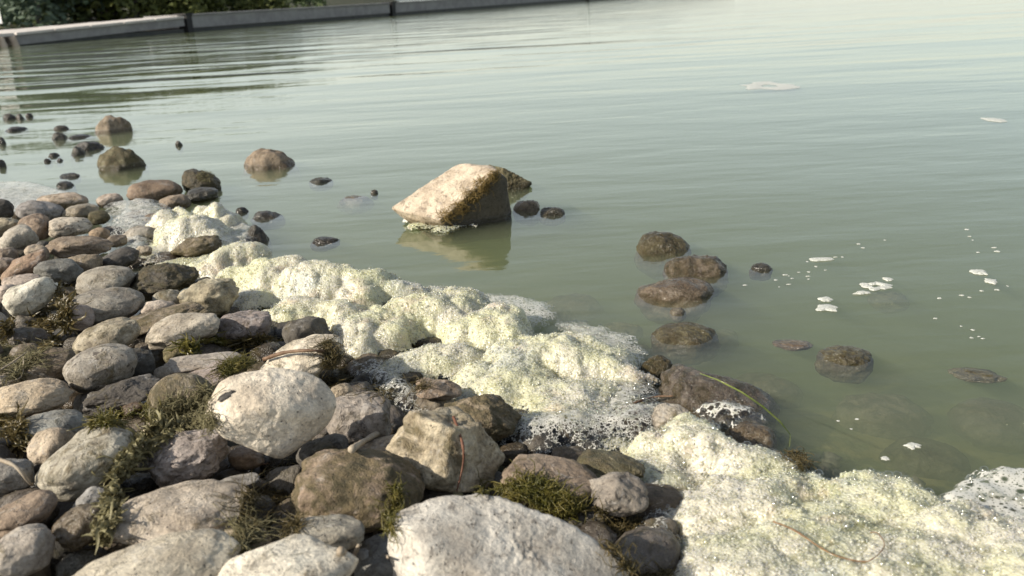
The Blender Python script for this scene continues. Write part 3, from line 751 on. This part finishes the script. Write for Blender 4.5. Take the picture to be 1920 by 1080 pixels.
foam('foam_bank', 'nearest foam bank running out of the lower right corner',
     [(1300, 862, 105, 70), (1390, 890, 92, 56), (1250, 905, 80, 34), (1480, 925, 85, 44), (1620, 968, 115, 52), (1740, 1012, 115, 52), (1850, 1045, 110, 50), (1400, 968, 125, 58), (1500, 1025, 140, 44),
      (1310, 1000, 95, 38), (1370, 1085, 140, 44), (1600, 1085, 190, 46), (1800, 1125, 200, 60), (1160, 842, 60, 12), (1960, 1090, 160, 50), (1500, 1160, 260, 60), (1290, 1090, 70, 24)], MF, .0019, 73, 2600, (.0014, .0042))

def inpoly(x, y, poly):
    ins = np.zeros(len(x), bool); n = len(poly)
    for i in range(n):
        (xa, ya), (xb, yb) = poly[i], poly[(i + 1) % n]
        cond = ((ya > y) != (yb > y)) & (x < (xb - xa) * (y - ya) / (yb - ya + 1e-12) + xa); ins ^= cond
    return ins
def seg_dist(x, y, poly):
    d = np.full(len(x), 9.)
    for i in range(len(poly)):
        a = np.array(poly[i]); b = np.array(poly[(i + 1) % len(poly)]); ab = b - a
        t = np.clip(((x - a[0]) * ab[0] + (y - a[1]) * ab[1]) / (ab @ ab + 1e-12), 0, 1)
        d = np.minimum(d, np.hypot(x - a[0] - t * ab[0], y - a[1] - t * ab[1]))
    return d
def film(label, pxpoly, mat, step=.004, dome=.010, z0=.003, rim=.03, seed=0, nb=40, bub=(.0015, .004)):
    poly = [tuple(at(px, py, 0)[:2]) for px, py in pxpoly]; A = np.array(poly)
    gx = np.arange(A[:, 0].min(), A[:, 0].max(), step); gy = np.arange(A[:, 1].min(), A[:, 1].max(), step)
    X, Y = np.meshgrid(gx, gy); x, y = X.ravel(), Y.ravel(); P = np.c_[x, y, 0 * x]
    xw = x + .012 * fbm(P * 30, 3, seed); yw = y + .012 * fbm(P * 30 + 9, 3, seed + 1)
    ins = inpoly(xw, yw, poly); d = seg_dist(xw, yw, poly); e = np.clip(d / rim, 0, 1)
    z = z0 + dome * np.sqrt(e) * (1 + .25 * fbm(P * 22, 2, seed + 2))
    idx = np.arange(len(x)).reshape(X.shape)
    Q = np.stack([idx[:-1, :-1], idx[:-1, 1:], idx[1:, 1:], idx[1:, :-1]], -1).reshape(-1, 4); Q = Q[ins[Q].all(1)]
    used = np.unique(Q); mp = -np.ones(len(x), int); mp[used] = np.arange(len(used))
    me = mk_mesh('foam_film', np.c_[x, y, z][used], mp[Q])
    me.attributes.new('thick', 'FLOAT', 'POINT').data.foreach_set('value', e[used].astype(np.float32))
    o = link('foam_film', me, mat, label=label, cat='foam')
    if nb:
        pk = rng.choice(used, min(nb, len(used)), replace=False); U, Fi = ico(2); rr = rng.uniform(bub[0], bub[1], len(pk))
        BVv = (U[None] * rr[:, None, None] + np.c_[x, y, z + .0003][pk][:, None]).reshape(-1, 3)
        link('bubbles', mk_mesh('bubbles', BVv, (Fi[None] + (np.arange(len(pk)) * len(U))[:, None, None]).reshape(-1, 3)), MBub, o, kind='stuff')
    return o
film('white foam film spilling onto the water behind the middle foam bank', [(900, 556), (980, 560), (1045, 578), (1048, 605), (1010, 625), (900, 620)], ML, seed=1)
film('lacy foam fringe with clear bubbles on the right tip of the middle bank', [(1030, 605), (1130, 618), (1195, 638), (1218, 672), (1205, 710), (1240, 745), (1200, 790), (1110, 780), (1080, 660)], ML, seed=2, nb=160, bub=(.002, .007))
film('grey foam lace over dark stones between the middle and nearest banks', [(890, 790), (1000, 790), (1130, 780), (1240, 770), (1300, 800), (1230, 850), (1100, 862), (980, 862), (900, 840)], ML, dome=.030, rim=.05, seed=3, nb=260)
film('thin foam lace with dark holes below the long dark wet rock', [(1290, 775), (1350, 762), (1410, 775), (1440, 800), (1380, 815), (1330, 800)], MLbig, dome=.02, seed=4)
film('white foam film full of large round dark bubbles at the right edge', [(1735, 955), (1800, 915), (1860, 897), (1990, 905), (1990, 1040), (1850, 1030), (1760, 990)], MLbig, dome=.022, rim=.02, seed=5, nb=30, bub=(.002, .007))
film('thin foam lace beside the purplish coarse stone', [(640, 690), (720, 690), (800, 745), (860, 760), (820, 800), (740, 790), (700, 760)], ML, dome=.03, rim=.05, seed=6)
film('white foam film among the farthest cobbles at the left edge', [(-60, 345), (60, 345), (140, 365), (110, 400), (20, 405), (-60, 390)], ML, seed=7, dome=.012)
film('pale foam film in front of the smooth brown dome stone', [(195, 392), (300, 382), (330, 400), (300, 470), (330, 500), (230, 500), (200, 440)], ML, seed=8, dome=.03, rim=.06)
film('grey foam skirt between the far foam heap and the black wet stone', [(420, 420), (470, 425), (490, 450), (470, 465), (400, 470)], ML, seed=9, dome=.02)
foam('foam_collar', 'collar of white foam wedged under the left end of the leaning rock', [(772, 415, 20, 14), (798, 424, 30, 11), (835, 427, 32, 6), (868, 424, 26, 4)], MF, .0024, 91, 160)
film('foam lace along the front of the nearest bank beside the weed', [(1180, 850), (1260, 840), (1270, 960), (1290, 1090), (1200, 1090), (1195, 960)], ML, dome=.03, rim=.05, seed=11)

# floating flecks
MFleck = simple('foam_fleck', (.50, .51, .45), (.74, .74, .68), 200, .4, .8, .002)
def fleck(cx, cy_, w_, h_, label, group=None, ring=False, seed=0):
    rs = np.random.default_rng(seed + 300); c = at(cx, cy_, 0); t = (c - EYEP).length; phi = math.asin(EYE / t)
    a = w_ / 2 * t / F; b = min(max(h_ / 2 * t / F / math.sin(phi), .002), a * 1.4); n = 22
    th = np.arange(n) / n * 2 * math.pi; off = rs.uniform(-9, 9)
    rr = 1 + .5 * fbm(np.c_[np.cos(th) * 1.5 + off, np.sin(th) * 1.5, 0 * th], 3, seed)
    rings = [(1.0, .0006), (.86, .0024), (.55, .0034)] + ([(.30, .0006)] if ring else [(.25, .0038)])
    hs_ = min(1.0, a / .014)
    V = np.concatenate([np.c_[c.x + a * rr * np.cos(th) * q, c.y + b * rr * np.sin(th) * q, np.full(n, z * hs_)] for q, z in rings])
    Fq = [[k * n + i, k * n + (i + 1) % n, (k + 1) * n + (i + 1) % n, (k + 1) * n + i] for k in range(len(rings) - 1) for i in range(n)]
    if not ring:
        V = np.concatenate([V, [[c.x, c.y, .0038 * hs_]]]); m = len(V) - 1
        Fq += [[(len(rings) - 1) * n + i, (len(rings) - 1) * n + (i + 1) % n, m, m] for i in range(n)]
    me = bpy.data.meshes.new('foam_fleck'); me.from_pydata(V.tolist(), [], [list(dict.fromkeys(q)) for q in Fq])
    link('foam_fleck', me, MFleck, label=label, cat='foam fleck', group=group)
FG = 'foam flecks floating on the water'
for i, (cx, cy_, w_, h_, lab, rg) in enumerate((
    (1441, 161, 92, 18, 'long open ring of white foam far out on the water', True), (1864, 225, 28, 6, 'small white fleck alone far out at the right edge', False),
    (1542, 487, 40, 7, 'thin straight white fleck right of the small black stone', False), (1641, 537, 48, 14, 'largest oval fleck with a dark hole in the middle', True),
    (1550, 578, 40, 11, 'ragged fleck below left of the oval fleck with a hole', False), (1548, 562, 26, 8, 'forked little fleck above the ragged one', False),
    (1836, 511, 24, 9, 'upper one of two bright flecks near the right edge', False), (1857, 528, 20, 9, 'lower one of two bright flecks near the right edge', False),
    (1712, 837, 28, 9, 'largest fleck in the dark water beyond the nearest foam bank', False), (1660, 860, 14, 7, 'small bright fleck below left of the largest near one', False),
    (1618, 550, 28, 4, 'streak-like fleck under the oval fleck with a hole', False), (1664, 524, 16, 6, 'curled fleck at the upper right of the oval one', False))):
    fleck(cx, cy_, w_, h_, lab, FG, rg, i)
rs = np.random.default_rng(12)
MFleck.node_tree.nodes['Principled BSDF'].inputs['Alpha'].default_value = .85
for i in range(44):
    if i % 6 == 0: ca = (rs.uniform(1460, 1880), rs.uniform(430, 820), rs.uniform(-.5, .5))
    qx = rs.normal() * 42; cx, cy_ = ca[0] + qx, ca[1] + qx * ca[2] + rs.normal() * 9
    if cx > 1915 or cy_ > 880: continue
    if cy_ > 640 + (1920 - cx) * .35 and cx < 1560: continue
    fleck(cx, cy_, rs.uniform(3, 9), rs.uniform(1.0, 2.4), 'tiny white foam speck on the green water at the right', 'tiny specks on the green water', False, 50 + i)

# ------------------------------------------------------------------ gravel and small stones in the gaps
U, Fi = ico(1); cnt = 3400
px = rng.uniform(-1.9, 1.0, 9000); py = rng.uniform(.35, 3.0, 9000); ss = shore(px, py); ok = (ss > -.12) & (ss < 1.5)
px, py = px[ok][:cnt], py[ok][:cnt]; rr = rng.uniform(.006, .016, len(px)); pz = beach(px, py) - .058 + rr * .4
sc = rng.uniform(.6, 1.2, (len(px), 1, 3)); th = rng.uniform(0, 6.28, len(px))
VV = U[None] * sc * (1 + .18 * rng.normal(size=(len(px), len(U), 1))) * rr[:, None, None]
VV = np.stack([VV[..., 0] * np.cos(th)[:, None] - VV[..., 1] * np.sin(th)[:, None], VV[..., 0] * np.sin(th)[:, None] + VV[..., 1] * np.cos(th)[:, None], VV[..., 2]], -1)
VV = (VV + np.c_[px, py, pz][:, None]).reshape(-1, 3)
link('gravel', mk_mesh('gravel', VV, (Fi[None] + (np.arange(len(px)) * len(U))[:, None, None]).reshape(-1, 3)), MPebble, label='dark wet gravel in the gaps under the cobbles', cat='gravel', kind='stuff')

def bvh_of(lst):
    vs, fs, n = [], [], 0
    for V, Fc in lst:
        vs.append(V); fs += (Fc + n).tolist(); n += len(V)
    return BVHTree.FromPolygons(np.concatenate(vs).tolist(), fs)
coarse = [(V, Fc) for V, Fc in ALL]
BV = bvh_of(ALL + ALL_FOAM)

protos = []
for i in range(8):
    V, Fc = stone_verts(.03, .03 * (.8 + .2 * random.random()), .03 * (.62 + .2 * random.random()), .4, .4, 4, 900 + i); protos.append((V, mk_mesh('small_cobble', V, Fc)))
    protos[-1][1].materials.append(MS)
placed = []; made = 0
for it in range(6000):
    cx, cy_ = random.uniform(-30, 1250), random.uniform(400, 1090)
    d = ray(cx, cy_); p0 = at(cx, cy_, .0)
    zc = float(beach(p0.x, p0.y)) - .030; p = at(cx, cy_, zc); s = float(shore(p.x, p.y))
    if s < -.02: continue
    r_ = random.uniform(.018, .040)
    if any((p.x - q[0]) ** 2 + (p.y - q[1]) ** 2 < (.75 * (r_ + q[2])) ** 2 for q in placed): continue
    # only where some of it shows between the larger stones
    see = 0
    for k in range(24):
        q = p + Vector((random.uniform(-1, 1), random.uniform(-1, .4), random.uniform(-.2, .9))) * r_ * .7
        dd = q - EYEP; h = BV.ray_cast(EYEP, dd.normalized(), dd.length - r_ * .5)
        see += h[0] is None
    if see < 6: continue
    placed.append((p.x, p.y, r_)); me = protos[made % 8][1]
    o = link('small_cobble', me, MS, label='small dark cobble wedged low in a gap between larger beach cobbles', cat='stone', group='small cobbles in the gaps')
    o.location = p; o.scale = (r_ / .03,) * 3; o.rotation_euler = (random.uniform(-.3, .3), random.uniform(-.3, .3), random.uniform(0, 6.28))
    col = CC[random.choice('GNDBMTDN')]; kf = random.uniform(.5, .9); o.color = (col[0] * kf, col[1] * kf, col[2] * kf, 1)
    o['wet'] = random.choice([.2, .5, .8]); o['moss'] = random.uniform(.1, .5); o['speck'] = .5
    made += 1
    if made >= 110: break

# ------------------------------------------------------------------ weed, twigs, blade
def hit(px, py, lift=.0):
    d = ray(px, py); h = BV.ray_cast(EYEP, d)
    p0 = at(px, py, 0.0)
    g0 = at(px, py, max(float(beach(p0.x, p0.y)) - .03, .002))
    if h[0] is None or (g0 - EYEP).length < h[3]: return g0 + Vector((0, 0, lift)), Vector((0, 0, 1))
    return h[0] + h[1] * lift, h[1]

def weed(label, pts, n, mat, length=(.015, .04), rad=.0009, curl=1.0, group='clumps of weed on the stones', leafy=False, name='water_weed', lift=1.0):
    """clump of curling strands resting on whatever lies under the image blobs pts = (x, y, rx, ry)"""
    m = MB(); wts = [p[2] * p[3] for p in pts]
    for i in range(int(n * 3.0)):
        cx, cy_, rx, ry = random.choices(pts, wts)[0]; th = random.uniform(0, 6.28); q = math.sqrt(random.random())
        p, nn = hit(cx + rx * q * math.cos(th), cy_ + ry * q * math.sin(th), random.uniform(.0005, .006) * lift)
        L = random.uniform(*length) * random.choice((.5, .6, .7, .8, 1.35)); rad_ = rad * .50 * random.uniform(.7, 1.3); k = 6; dr = Vector((random.gauss(0, 1), random.gauss(0, 1), random.gauss(0, .3) + .05)).normalized()
        ax = Vector((random.gauss(0, 1), random.gauss(0, 1), random.gauss(0, 1))).normalized(); tw = random.uniform(.2, .75) * curl
        P_ = [p]
        for j in range(k - 1):
            dr = (Matrix.Rotation(tw, 3, ax) @ dr + Vector((random.gauss(0, .36), random.gauss(0, .36), random.gauss(0, .22)))).normalized()
            dr = (dr - nn * (dr.dot(nn) * .55)).normalized()
            P_.append(P_[-1] + dr * L / k)
        if leafy: m.ribbon(P_, [rad_ * 2.2 * s for s in (.6, 1, 1.1, .9, .6, .2)], ax)
        else: m.tube(P_, [rad_ * s for s in (1, 1, 1, .9, .8, .5)], 3)
    root = bpy.data.objects.new(name, None); COL.objects.link(root); c0 = hit(pts[0][0], pts[0][1])[0]; root.location = c0; tag(root, label, 'water weed', group)
    m.v = [q - c0 for q in m.v]
    return m.build('strands', mat, root, kind='stuff')

weed('green leafy weed clump on the stones near the left edge', [(95, 600, 42, 22), (50, 615, 50, 18), (115, 570, 22, 26), (120, 545, 16, 14), (70, 640, 50, 16)], 620, MAlgae, leafy=True, rad=.0016)
weed('shaggy olive weed draped over a mound at the left edge', [(25, 665, 55, 32), (20, 690, 30, 20)], 420, MAlgaeD, (.02, .05), curl=.5)
weed('chain of curled weed whorls hanging from the middle down the left beach', [(330, 800, 26, 12), (300, 815, 26, 16), (270, 835, 26, 18), (245, 862, 24, 20), (228, 890, 20, 20), (218, 920, 17, 20), (206, 950, 15, 20), (202, 980, 13, 20), (198, 1005, 12, 16)], 1500, MAlgaeD, (.014, .028), curl=2.4, leafy=True, rad=.0016, lift=1.8)
weed('dry weed hanging over the tan-grey round stone', [(335, 770, 45, 22), (370, 790, 40, 18), (385, 745, 14, 22)], 420, MAlgaeD, (.012, .03), curl=1.2)
weed('bright yellow-green weed on the stone above the tapering grey one', [(395, 645, 40, 12), (365, 652, 25, 8)], 280, MAlgaeG, leafy=True, rad=.0015)
weed('olive weed strip below the purplish rough stone', [(475, 645, 36, 14), (500, 640, 22, 10)], 190, MAlgae, leafy=True, rad=.0014)
weed('green weed at the upper left edge of the big white stone', [(448, 683, 22, 7), (428, 696, 16, 8)], 170, MAlgaeG, curl=1.2)
weed('wet green weed lying in the small pool among the stones', [(235, 785, 50, 14), (280, 780, 24, 16), (190, 795, 30, 8)], 300, MAlgaeG, (.012, .03), rad=.0013)
weed('yellowish weed tuft at the left edge beside the dark dome cobble', [(15, 805, 28, 20), (30, 830, 25, 15), (12, 785, 20, 10)], 260, MAlgae, curl=1.2, leafy=True, rad=.0013)
weed('ragged olive weed between the broad pale cobble and the round brown stone', [(475, 950, 26, 26), (510, 920, 26, 20), (530, 890, 18, 20), (465, 985, 14, 22), (540, 985, 24, 20)], 430, MAlgae, (.015, .04))
weed('thin weed wisps on the tan cobble near the lower edge', [(460, 1010, 16, 24), (470, 985, 12, 14)], 120, MAlgaeD, (.02, .04), curl=.5)
weed('golden green weed heap in front of the striped brown cobble', [(1045, 945, 34, 20), (1015, 925, 28, 16), (1000, 915, 30, 14), (960, 922, 26, 12), (1070, 955, 26, 18), (920, 920, 30, 10)], 620, MAlgaeG, (.012, .03), curl=1.3, rad=.0012)
weed('dark green weed spread between the angular boulder and the foam', [(1140, 990, 34, 22), (1165, 1020, 36, 24), (1200, 1050, 40, 26), (1120, 965, 24, 14), (1225, 1075, 40, 16), (1190, 985, 22, 14)], 800, MAlgae, (.012, .034), curl=1.3, rad=.0012)
weed('slim strip of green weed on the right side of the round brown stone', [(742, 925, 6, 14), (738, 950, 7, 16), (736, 980, 7, 18)], 110, MAlgaeG, (.012, .025))
weed('brown weed tangle on the front of the middle foam bank', [(700, 725, 34, 10), (735, 738, 34, 10), (780, 725, 28, 7)], 170, MAlgae, (.02, .05), curl=.6)
weed('shaggy weed hanging from the right end of the pale long stone', [(622, 680, 16, 18), (632, 705, 14, 18), (615, 655, 12, 14)], 240, MAlgae, (.02, .04), curl=.5)
weed('dark green weed floating by the edge of the nearest foam bank', [(1490, 860, 24, 9), (1505, 878, 14, 9)], 90, MAlgae, (.01, .02))
weed('ochre weed fringe along the edge of the leaning rock', [(838, 405, 13, 9), (862, 390, 15, 11), (885, 368, 15, 13), (905, 348, 13, 13), (925, 330, 10, 9)], 230, simple('ochre_weed', (.16, .105, .025), (.26, .18, .06), 60, .7), (.015, .035), curl=.3, rad=.0011)
weed('pale green tuft on top of the dark rock behind the far foam heap', [(385, 332, 16, 10)], 90, MAlgaeD, (.012, .02))

WHITE.color = (.76, .70, .60, 1)
p, nn = hit(424, 742)
chip = bpy.data.objects.new('dark_chip', mk_mesh('dark_chip', ico(3)[0] * np.array([.0085, .0042, .0009]) * (1 + .6 * fbm(ico(3)[0] * 1.9, 3, 5))[:, None], ico(3)[1])); COL.objects.link(chip)
chip.data.materials.append(simple('dark_chip', (.03, .028, .026), (.10, .09, .08), 200, .9)); bpy.context.view_layer.update()
chip.parent = WHITE; chip.matrix_parent_inverse = WHITE.matrix_world.inverted()
chip.matrix_basis = Matrix.Translation(p) @ (nn.to_track_quat('Z', 'Y').to_matrix() @ Matrix.Rotation(.7, 3, 'Z')).to_4x4()

def stick(name, label, pxs, rad, mat, lift=.006, n=7, group='twigs and roots on the beach', cat='twig', zs=None):
    P_ = []
    for i, (a, b) in enumerate(pxs):
        p, nn = hit(a, b, lift) if zs is None else (at(a, b, zs[i]), None)
        P_.append(p)
    # smooth in-between points
    Q_ = []
    for i in range(len(P_) - 1):
        a, b, c_, d = P_[max(i - 1, 0)], P_[i], P_[i + 1], P_[min(i + 2, len(P_) - 1)]
        for k in range(5):
            t = k / 5
            Q_.append(.5 * ((2 * b) + (c_ - a) * t + (2 * a - 5 * b + 4 * c_ - d) * t * t + (3 * b - a - 3 * c_ + d) * t ** 3))
    Q_.append(P_[-1]); m = MB(); k = len(Q_)
    m.tube(Q_, [rad * (1.1 - .6 * i / k) * (1 + .15 * random.gauss(0, 1)) for i in range(k)], n)
    return m.build(name, mat, label=label, cat=cat, group=group)
stick('twig', 'bent brown twig lying over the pale long stone onto the foam', [(500, 682), (545, 668), (600, 664), (650, 667), (705, 671)], .0028, MTwig, .008)
stick('twig', 'thin red-brown twig standing against the three-sided rock', [(848, 788), (858, 830), (860, 870), (854, 918)], .0016, simple('red_twig', (.10, .04, .022), (.18, .08, .045), 100, .6), .006)
stick('driftwood_stick', 'pale split stick leaning on the three-sided rock', [(662, 858), (695, 838), (738, 812)], .0042, MTwigPale, .012)
stick('twig', 'short pale stick in front of the striped grey cobble', [(632, 1045), (650, 1032), (667, 1018)], .0030, MTwigPale, .008)
stick('root', 'pale forked root over the blue-grey stone at the left edge', [(-10, 868), (30, 880), (50, 905), (62, 912)], .0024, MTwigPale, .010)
stick('root', 'second pale root running flat toward the left edge', [(62, 908), (45, 918), (15, 922), (-10, 918)], .0022, MTwigPale, .010)
stick('twig', 'thin grey twig rising from the pale stone at the left edge', [(-10, 712), (20, 695), (55, 672)], .0016, MTwigPale, .010)
stick('twig', 'second thin grey twig just below the first at the left edge', [(0, 722), (25, 708), (50, 680)], .0013, MTwigPale, .010)
stick('twig', 'fine dark twig in the gap below the big white stone', [(420, 890), (470, 885), (530, 877)], .0012, MTwig, .008)
stick('twig', 'thin twig beside the angular boulder at the lower edge', [(705, 1080), (725, 1060), (745, 1042)], .0022, MTwigPale, .010)
stick('twig', 'dark twig lying in the foam right of the middle bank', [(1160, 775), (1190, 762), (1225, 752), (1265, 748)], .0018, MTwig, .006)
stick('root_thread', 'thin orange-brown thread curling in a loop on the nearest foam', [(1450, 985), (1490, 1000), (1530, 1030), (1570, 1050), (1610, 1060), (1640, 1055), (1656, 1030), (1648, 1008), (1630, 1005)], .0008, MThread, .004)
m = MB(); bl = [(1312, 700, .085), (1345, 712, .10), (1390, 735, .095), (1430, 762, .07), (1462, 790, .035), (1482, 815, .004), (1480, 838, -.004)]
m.ribbon([at(a, b, z) for a, b, z in bl], [.0005, .0008, .0011, .0012, .0010, .0007, .0003], (.6, .5, .3))
m.build('grass_blade', MBlade, label='long yellow-green grass blade arching over the dark wet rock into the water', cat='grass blade')

# ------------------------------------------------------------------ pier
MConc = simple('pier_concrete', (.25, .24, .235), (.34, .33, .315), 3, .8, .3, .01)
MDeck = simple('pier_deck', (.55, .50, .45), (.68, .63, .57), 4, .7, .3, .01)
MDark = simple('pier_wet_shade', (.030, .032, .030), (.055, .055, .048), 4, .5, .3, .01)  # wet algae band, with the shadow low on the pier put into its colour
MPost = simple('pier_rubber', (.012, .012, .012), (.03, .03, .028), 5, .6, .3, .01)
MWood = simple('pier_timber', (.42, .33, .24), (.55, .45, .34), 5, .7, .3, .01)
MWhite = simple('white_board', (.72, .72, .70), (.80, .80, .78), 5, .6, .1, .01)
A, Bp = at(34, 86, 0), at(1100, 1, 0)
dp = (Bp - A).normalized(); npn = Vector((-dp.y, dp.x, 0)).normalized()
if npn.y < 0: npn = -npn
LT = (Bp - A).length
def along(px, py): 
    q = at(px, py, 0); return (q - A).dot(dp)
s1, s2 = along(437, 57), along(757, 29)
pier = bpy.data.objects.new('pier', None); COL.objects.link(pier); pier.location = A
tag(pier, 'low grey pier with dark joints crossing the far water at the left', 'pier')
segs = [(0, s1 - .15, .22), (s1 + .15, s2 - .2, .455), (s2 + .2, LT, .455), (LT + .3, LT * 1.9, .455)]
def pslope(name, a, b, za, zb, th, y0, y1, mat):
    m = MB(); dz = (dp * (b - a) + Vector((0, 0, zb - za))); c = dp * ((a + b) / 2) + npn * ((y0 + y1) / 2) + Vector((0, 0, (za + zb) / 2 - th / 2))
    m.box(c, (dz.length, y1 - y0, th), dz, npn); return m.build(name, mat, pier, smooth=False)
def pbox(name, a, b, z0, z1, y0, y1, mat, par=pier):
    m = MB(); c = dp * ((a + b) / 2) + npn * ((y0 + y1) / 2) + Vector((0, 0, (z0 + z1) / 2))
    m.box(c, (b - a, y1 - y0, z1 - z0), dp, npn); return m.build(name, mat, par, smooth=False)
for i, (a, b, h) in enumerate(segs):
    if i:
        pbox('float_section', a, b, .115, h, 0, 2.0, MConc)
        pbox('deck_slab', a, b, h + .002, h + .042, -.04, 2.04, MConc)
    else:
        pslope('float_section', a, b, .24, .40, .22, 0, 2.0, MConc)
        n = 5
        for k in range(n):
            q0, q1 = a + (b - a) * k / n, a + (b - a) * (k + 1) / n - .03; za, zb = .305 + .15 * k / n, .305 + .15 * (k + 1) / n
            pslope('deck_slab', q0, q1, za, zb, .060, -.05, 4.0 - .45 * k, MDeck)
    pbox('wet_shade_band', a + .01, b - .01, -.25, .112 if i else .10, .04, 1.9, MDark)
for s in (s1, s2, LT + .15):
    pbox('joint_post', s - .10, s + .10, .0, .49, -.06, .3, MPost)
    pbox('joint_cap', s - .16, s + .16, .493, .525, -.10, .4, MPost)
for s, dx in ((-.35, .0), (-.05, .0)):
    m = MB(); b0 = dp * s
    m.tube([b0 + Vector((.12, -.1, -.3)), b0 + Vector((0, -.1, .22))], [.075, .085], 8); m.build('timber_leg', MWood, pier)
pbox('landing', -1.6, -.06, .235, .305, -.05, 4.0, MDeck)
pbox('timber_beam', -1.6, -.1, .08, .222, .3, .5, MWood)
q = at(-12, 47, .43); m = MB(); sb = bpy.data.objects.new('sign_board', None); COL.objects.link(sb); sb.location = (0, 0, 0)
tag(sb, 'white board standing at the landward end of the pier', 'board')
qb = at(-8, 86, 0) + Vector((.06, .1, .305))
m.box(qb + Vector((-.06, 0, .45)), (.46, .04, .90), (1, 0, .0), npn); m.build('panel', MWhite, sb, smooth=False)
m = MB(); m.box(qb + Vector((-.06, .06, .3)), (.06, .06, .6)); m.build('board_post', MWood, sb, smooth=False)

# ------------------------------------------------------------------ far bank with trees, far hills
bx = np.linspace(-90, -9.5, 60); by = np.linspace(29, 110, 40); X, Y = np.meshgrid(bx, by); x, y = X.ravel(), Y.ravel()
edge = np.clip(np.minimum((y - 29) / 4, (-9.5 - x) / 5), 0, 1)
z = -.5 + edge * .8 + .02 * (y - 29) * edge + .12 * fbm(np.c_[x, y, 0 * x] * .4, 3, 4)
idx = np.arange(len(x)).reshape(X.shape)
link('far_bank', mk_mesh('far_bank', np.c_[x, y, z], np.stack([idx[:-1, :-1], idx[:-1, 1:], idx[1:, 1:], idx[1:, :-1]], -1).reshape(-1, 4)),
     simple('bank_grass', (.035, .045, .016), (.075, .07, .03), 2, .9, .5, .05), kind='structure')
hx = np.linspace(-700, 500, 160); prof = 6 + 16 * np.abs(fbm(np.c_[hx / 160, 0 * hx, 0 * hx], 4, 8)) * np.clip((520 - hx) / 500, .15, 1)
rows = []
for t, q in ((0, 0), (30, .45), (80, .8), (140, 1.0), (260, .5)): rows.append(np.c_[hx, 800 + t + 0 * hx, -1 + prof * q])
V = np.concatenate(rows); n = len(hx); idx = np.arange(len(V)).reshape(5, n)
link('far_hills', mk_mesh('far_hills', V, np.stack([idx[:-1, :-1], idx[:-1, 1:], idx[1:, 1:], idx[1:, :-1]], -1).reshape(-1, 4)),
     simple('hill_woods', (.10, .13, .13), (.16, .18, .18), .05, .9, .5, 1.0), kind='structure')

LEAF = [leaf_material('leaf_dark', (.055, .085, .060), (.11, .15, .095), 1.5, .25, .6), leaf_material('leaf_mid', (.085, .12, .05), (.15, .19, .08), 1.5, .3, .6),
        leaf_material('leaf_light', (.075, .095, .022), (.14, .155, .045), 1.5, .3, .6)]
MBark = simple('bark_grey', (.12, .115, .11), (.22, .21, .20), 8, .9, .8, .02)
def tree(px, depth, h, cr, shade, label, low=.12, n=2400, trunk=.12, name='tree', group='trees on the far bank', leaf=.16, stems=1):
    d = ray(px, 30); k = depth / d.y; bx_, by_ = d.x * k, depth
    root = bpy.data.objects.new(name, None); COL.objects.link(root); root.location = (bx_, by_, .3); tag(root, label, 'tree', group)
    m = MB()
    for s in range(stems):
        ox = (s - (stems - 1) / 2) * .5; top = Vector((ox * 1.3 + random.gauss(0, .2), random.gauss(0, .2), h * .8)); bs = Vector((ox, 0, -.5))
        ptsk = [bs.lerp(top, t) + Vector((random.gauss(0, .05), random.gauss(0, .05), 0)) for t in (0, .25, .5, .75, 1)]
        m.tube(ptsk, [trunk * q for q in (1.15, .95, .75, .5, .2)], 8)
        for b in range(6):
            st = ptsk[1].lerp(ptsk[4], random.uniform(.1, .8)); an = random.uniform(0, 6.28)
            e = st + Vector((math.cos(an) * cr * .7, math.sin(an) * cr * .7, random.uniform(.2, .9)))
            m.tube([st, st.lerp(e, .5) + Vector((0, 0, .1)), e], [trunk * .4, trunk * .25, trunk * .08], 5)
    m.build('trunk', MBark, root)
    c = MB(); cl = [(Vector((random.gauss(0, cr * .45), random.gauss(0, cr * .45), h * random.uniform(low + .08, .95))), random.uniform(.25, .5) * cr) for _ in range(40)]
    for i in range(n):
        cc, rr_ = random.choice(cl); u = Vector((random.gauss(0, 1), random.gauss(0, 1), random.gauss(0, 1))).normalized() * rr_ * random.random() ** .4
        p = cc + u
        if p.z < h * low * .6: continue
        a = Vector((random.gauss(0, 1), random.gauss(0, 1), random.gauss(0, .6))).normalized(); b = a.orthogonal().normalized(); s = leaf * random.uniform(.5, 1.2)
        bb = len(c.v); c.v += [p - a * s, p + b * s * .5, p + a * s, p - b * s * .5]; c.f.append([bb, bb + 1, bb + 2, bb + 3])
    c.build('crown', LEAF[shade], root, smooth=False)
tree(15, 38, 3.6, 2.2, 0, 'dark tree behind the white board at the far left', .02)
tree(62, 34, 2.8, 2.0, 0, 'dark blue-green tree left of the grey trunks on the far bank', .02)
tree(110, 36, 2.4, 1.6, 1, 'mid-green bushy tree right beside the grey trunks on the far bank', .02)
tree(148, 40, 3.2, 1.5, 0, 'tree with bare grey trunk, left of the pair', .45, 700, .26)
tree(188, 38, 3.0, 1.4, 0, 'clump of three thick grey trunks with a thin crown', .5, 700, .30, stems=3)
tree(250, 36, 2.1, 1.9, 2, 'yellow-green leafy tree right of the grey trunks', .02)
tree(310, 39, 2.2, 2.0, 1, 'mid-green tree in the middle of the far bank', .02)
tree(365, 37, 1.9, 1.7, 2, 'light green tree right of the middle one', .02)
tree(420, 41, 2.1, 1.8, 1, 'green tree above the first pier joint', .02)
tree(475, 40, 1.8, 1.4, 2, 'low light green tree near the end of the bank', .02)
tree(530, 46, 1.9, 1.3, 1, 'small round bush-like tree second from the end of the bank', .02, 900)
tree(585, 60, 1.7, 1.1, 1, 'smallest tree at the right end of the bank', .02, 600)
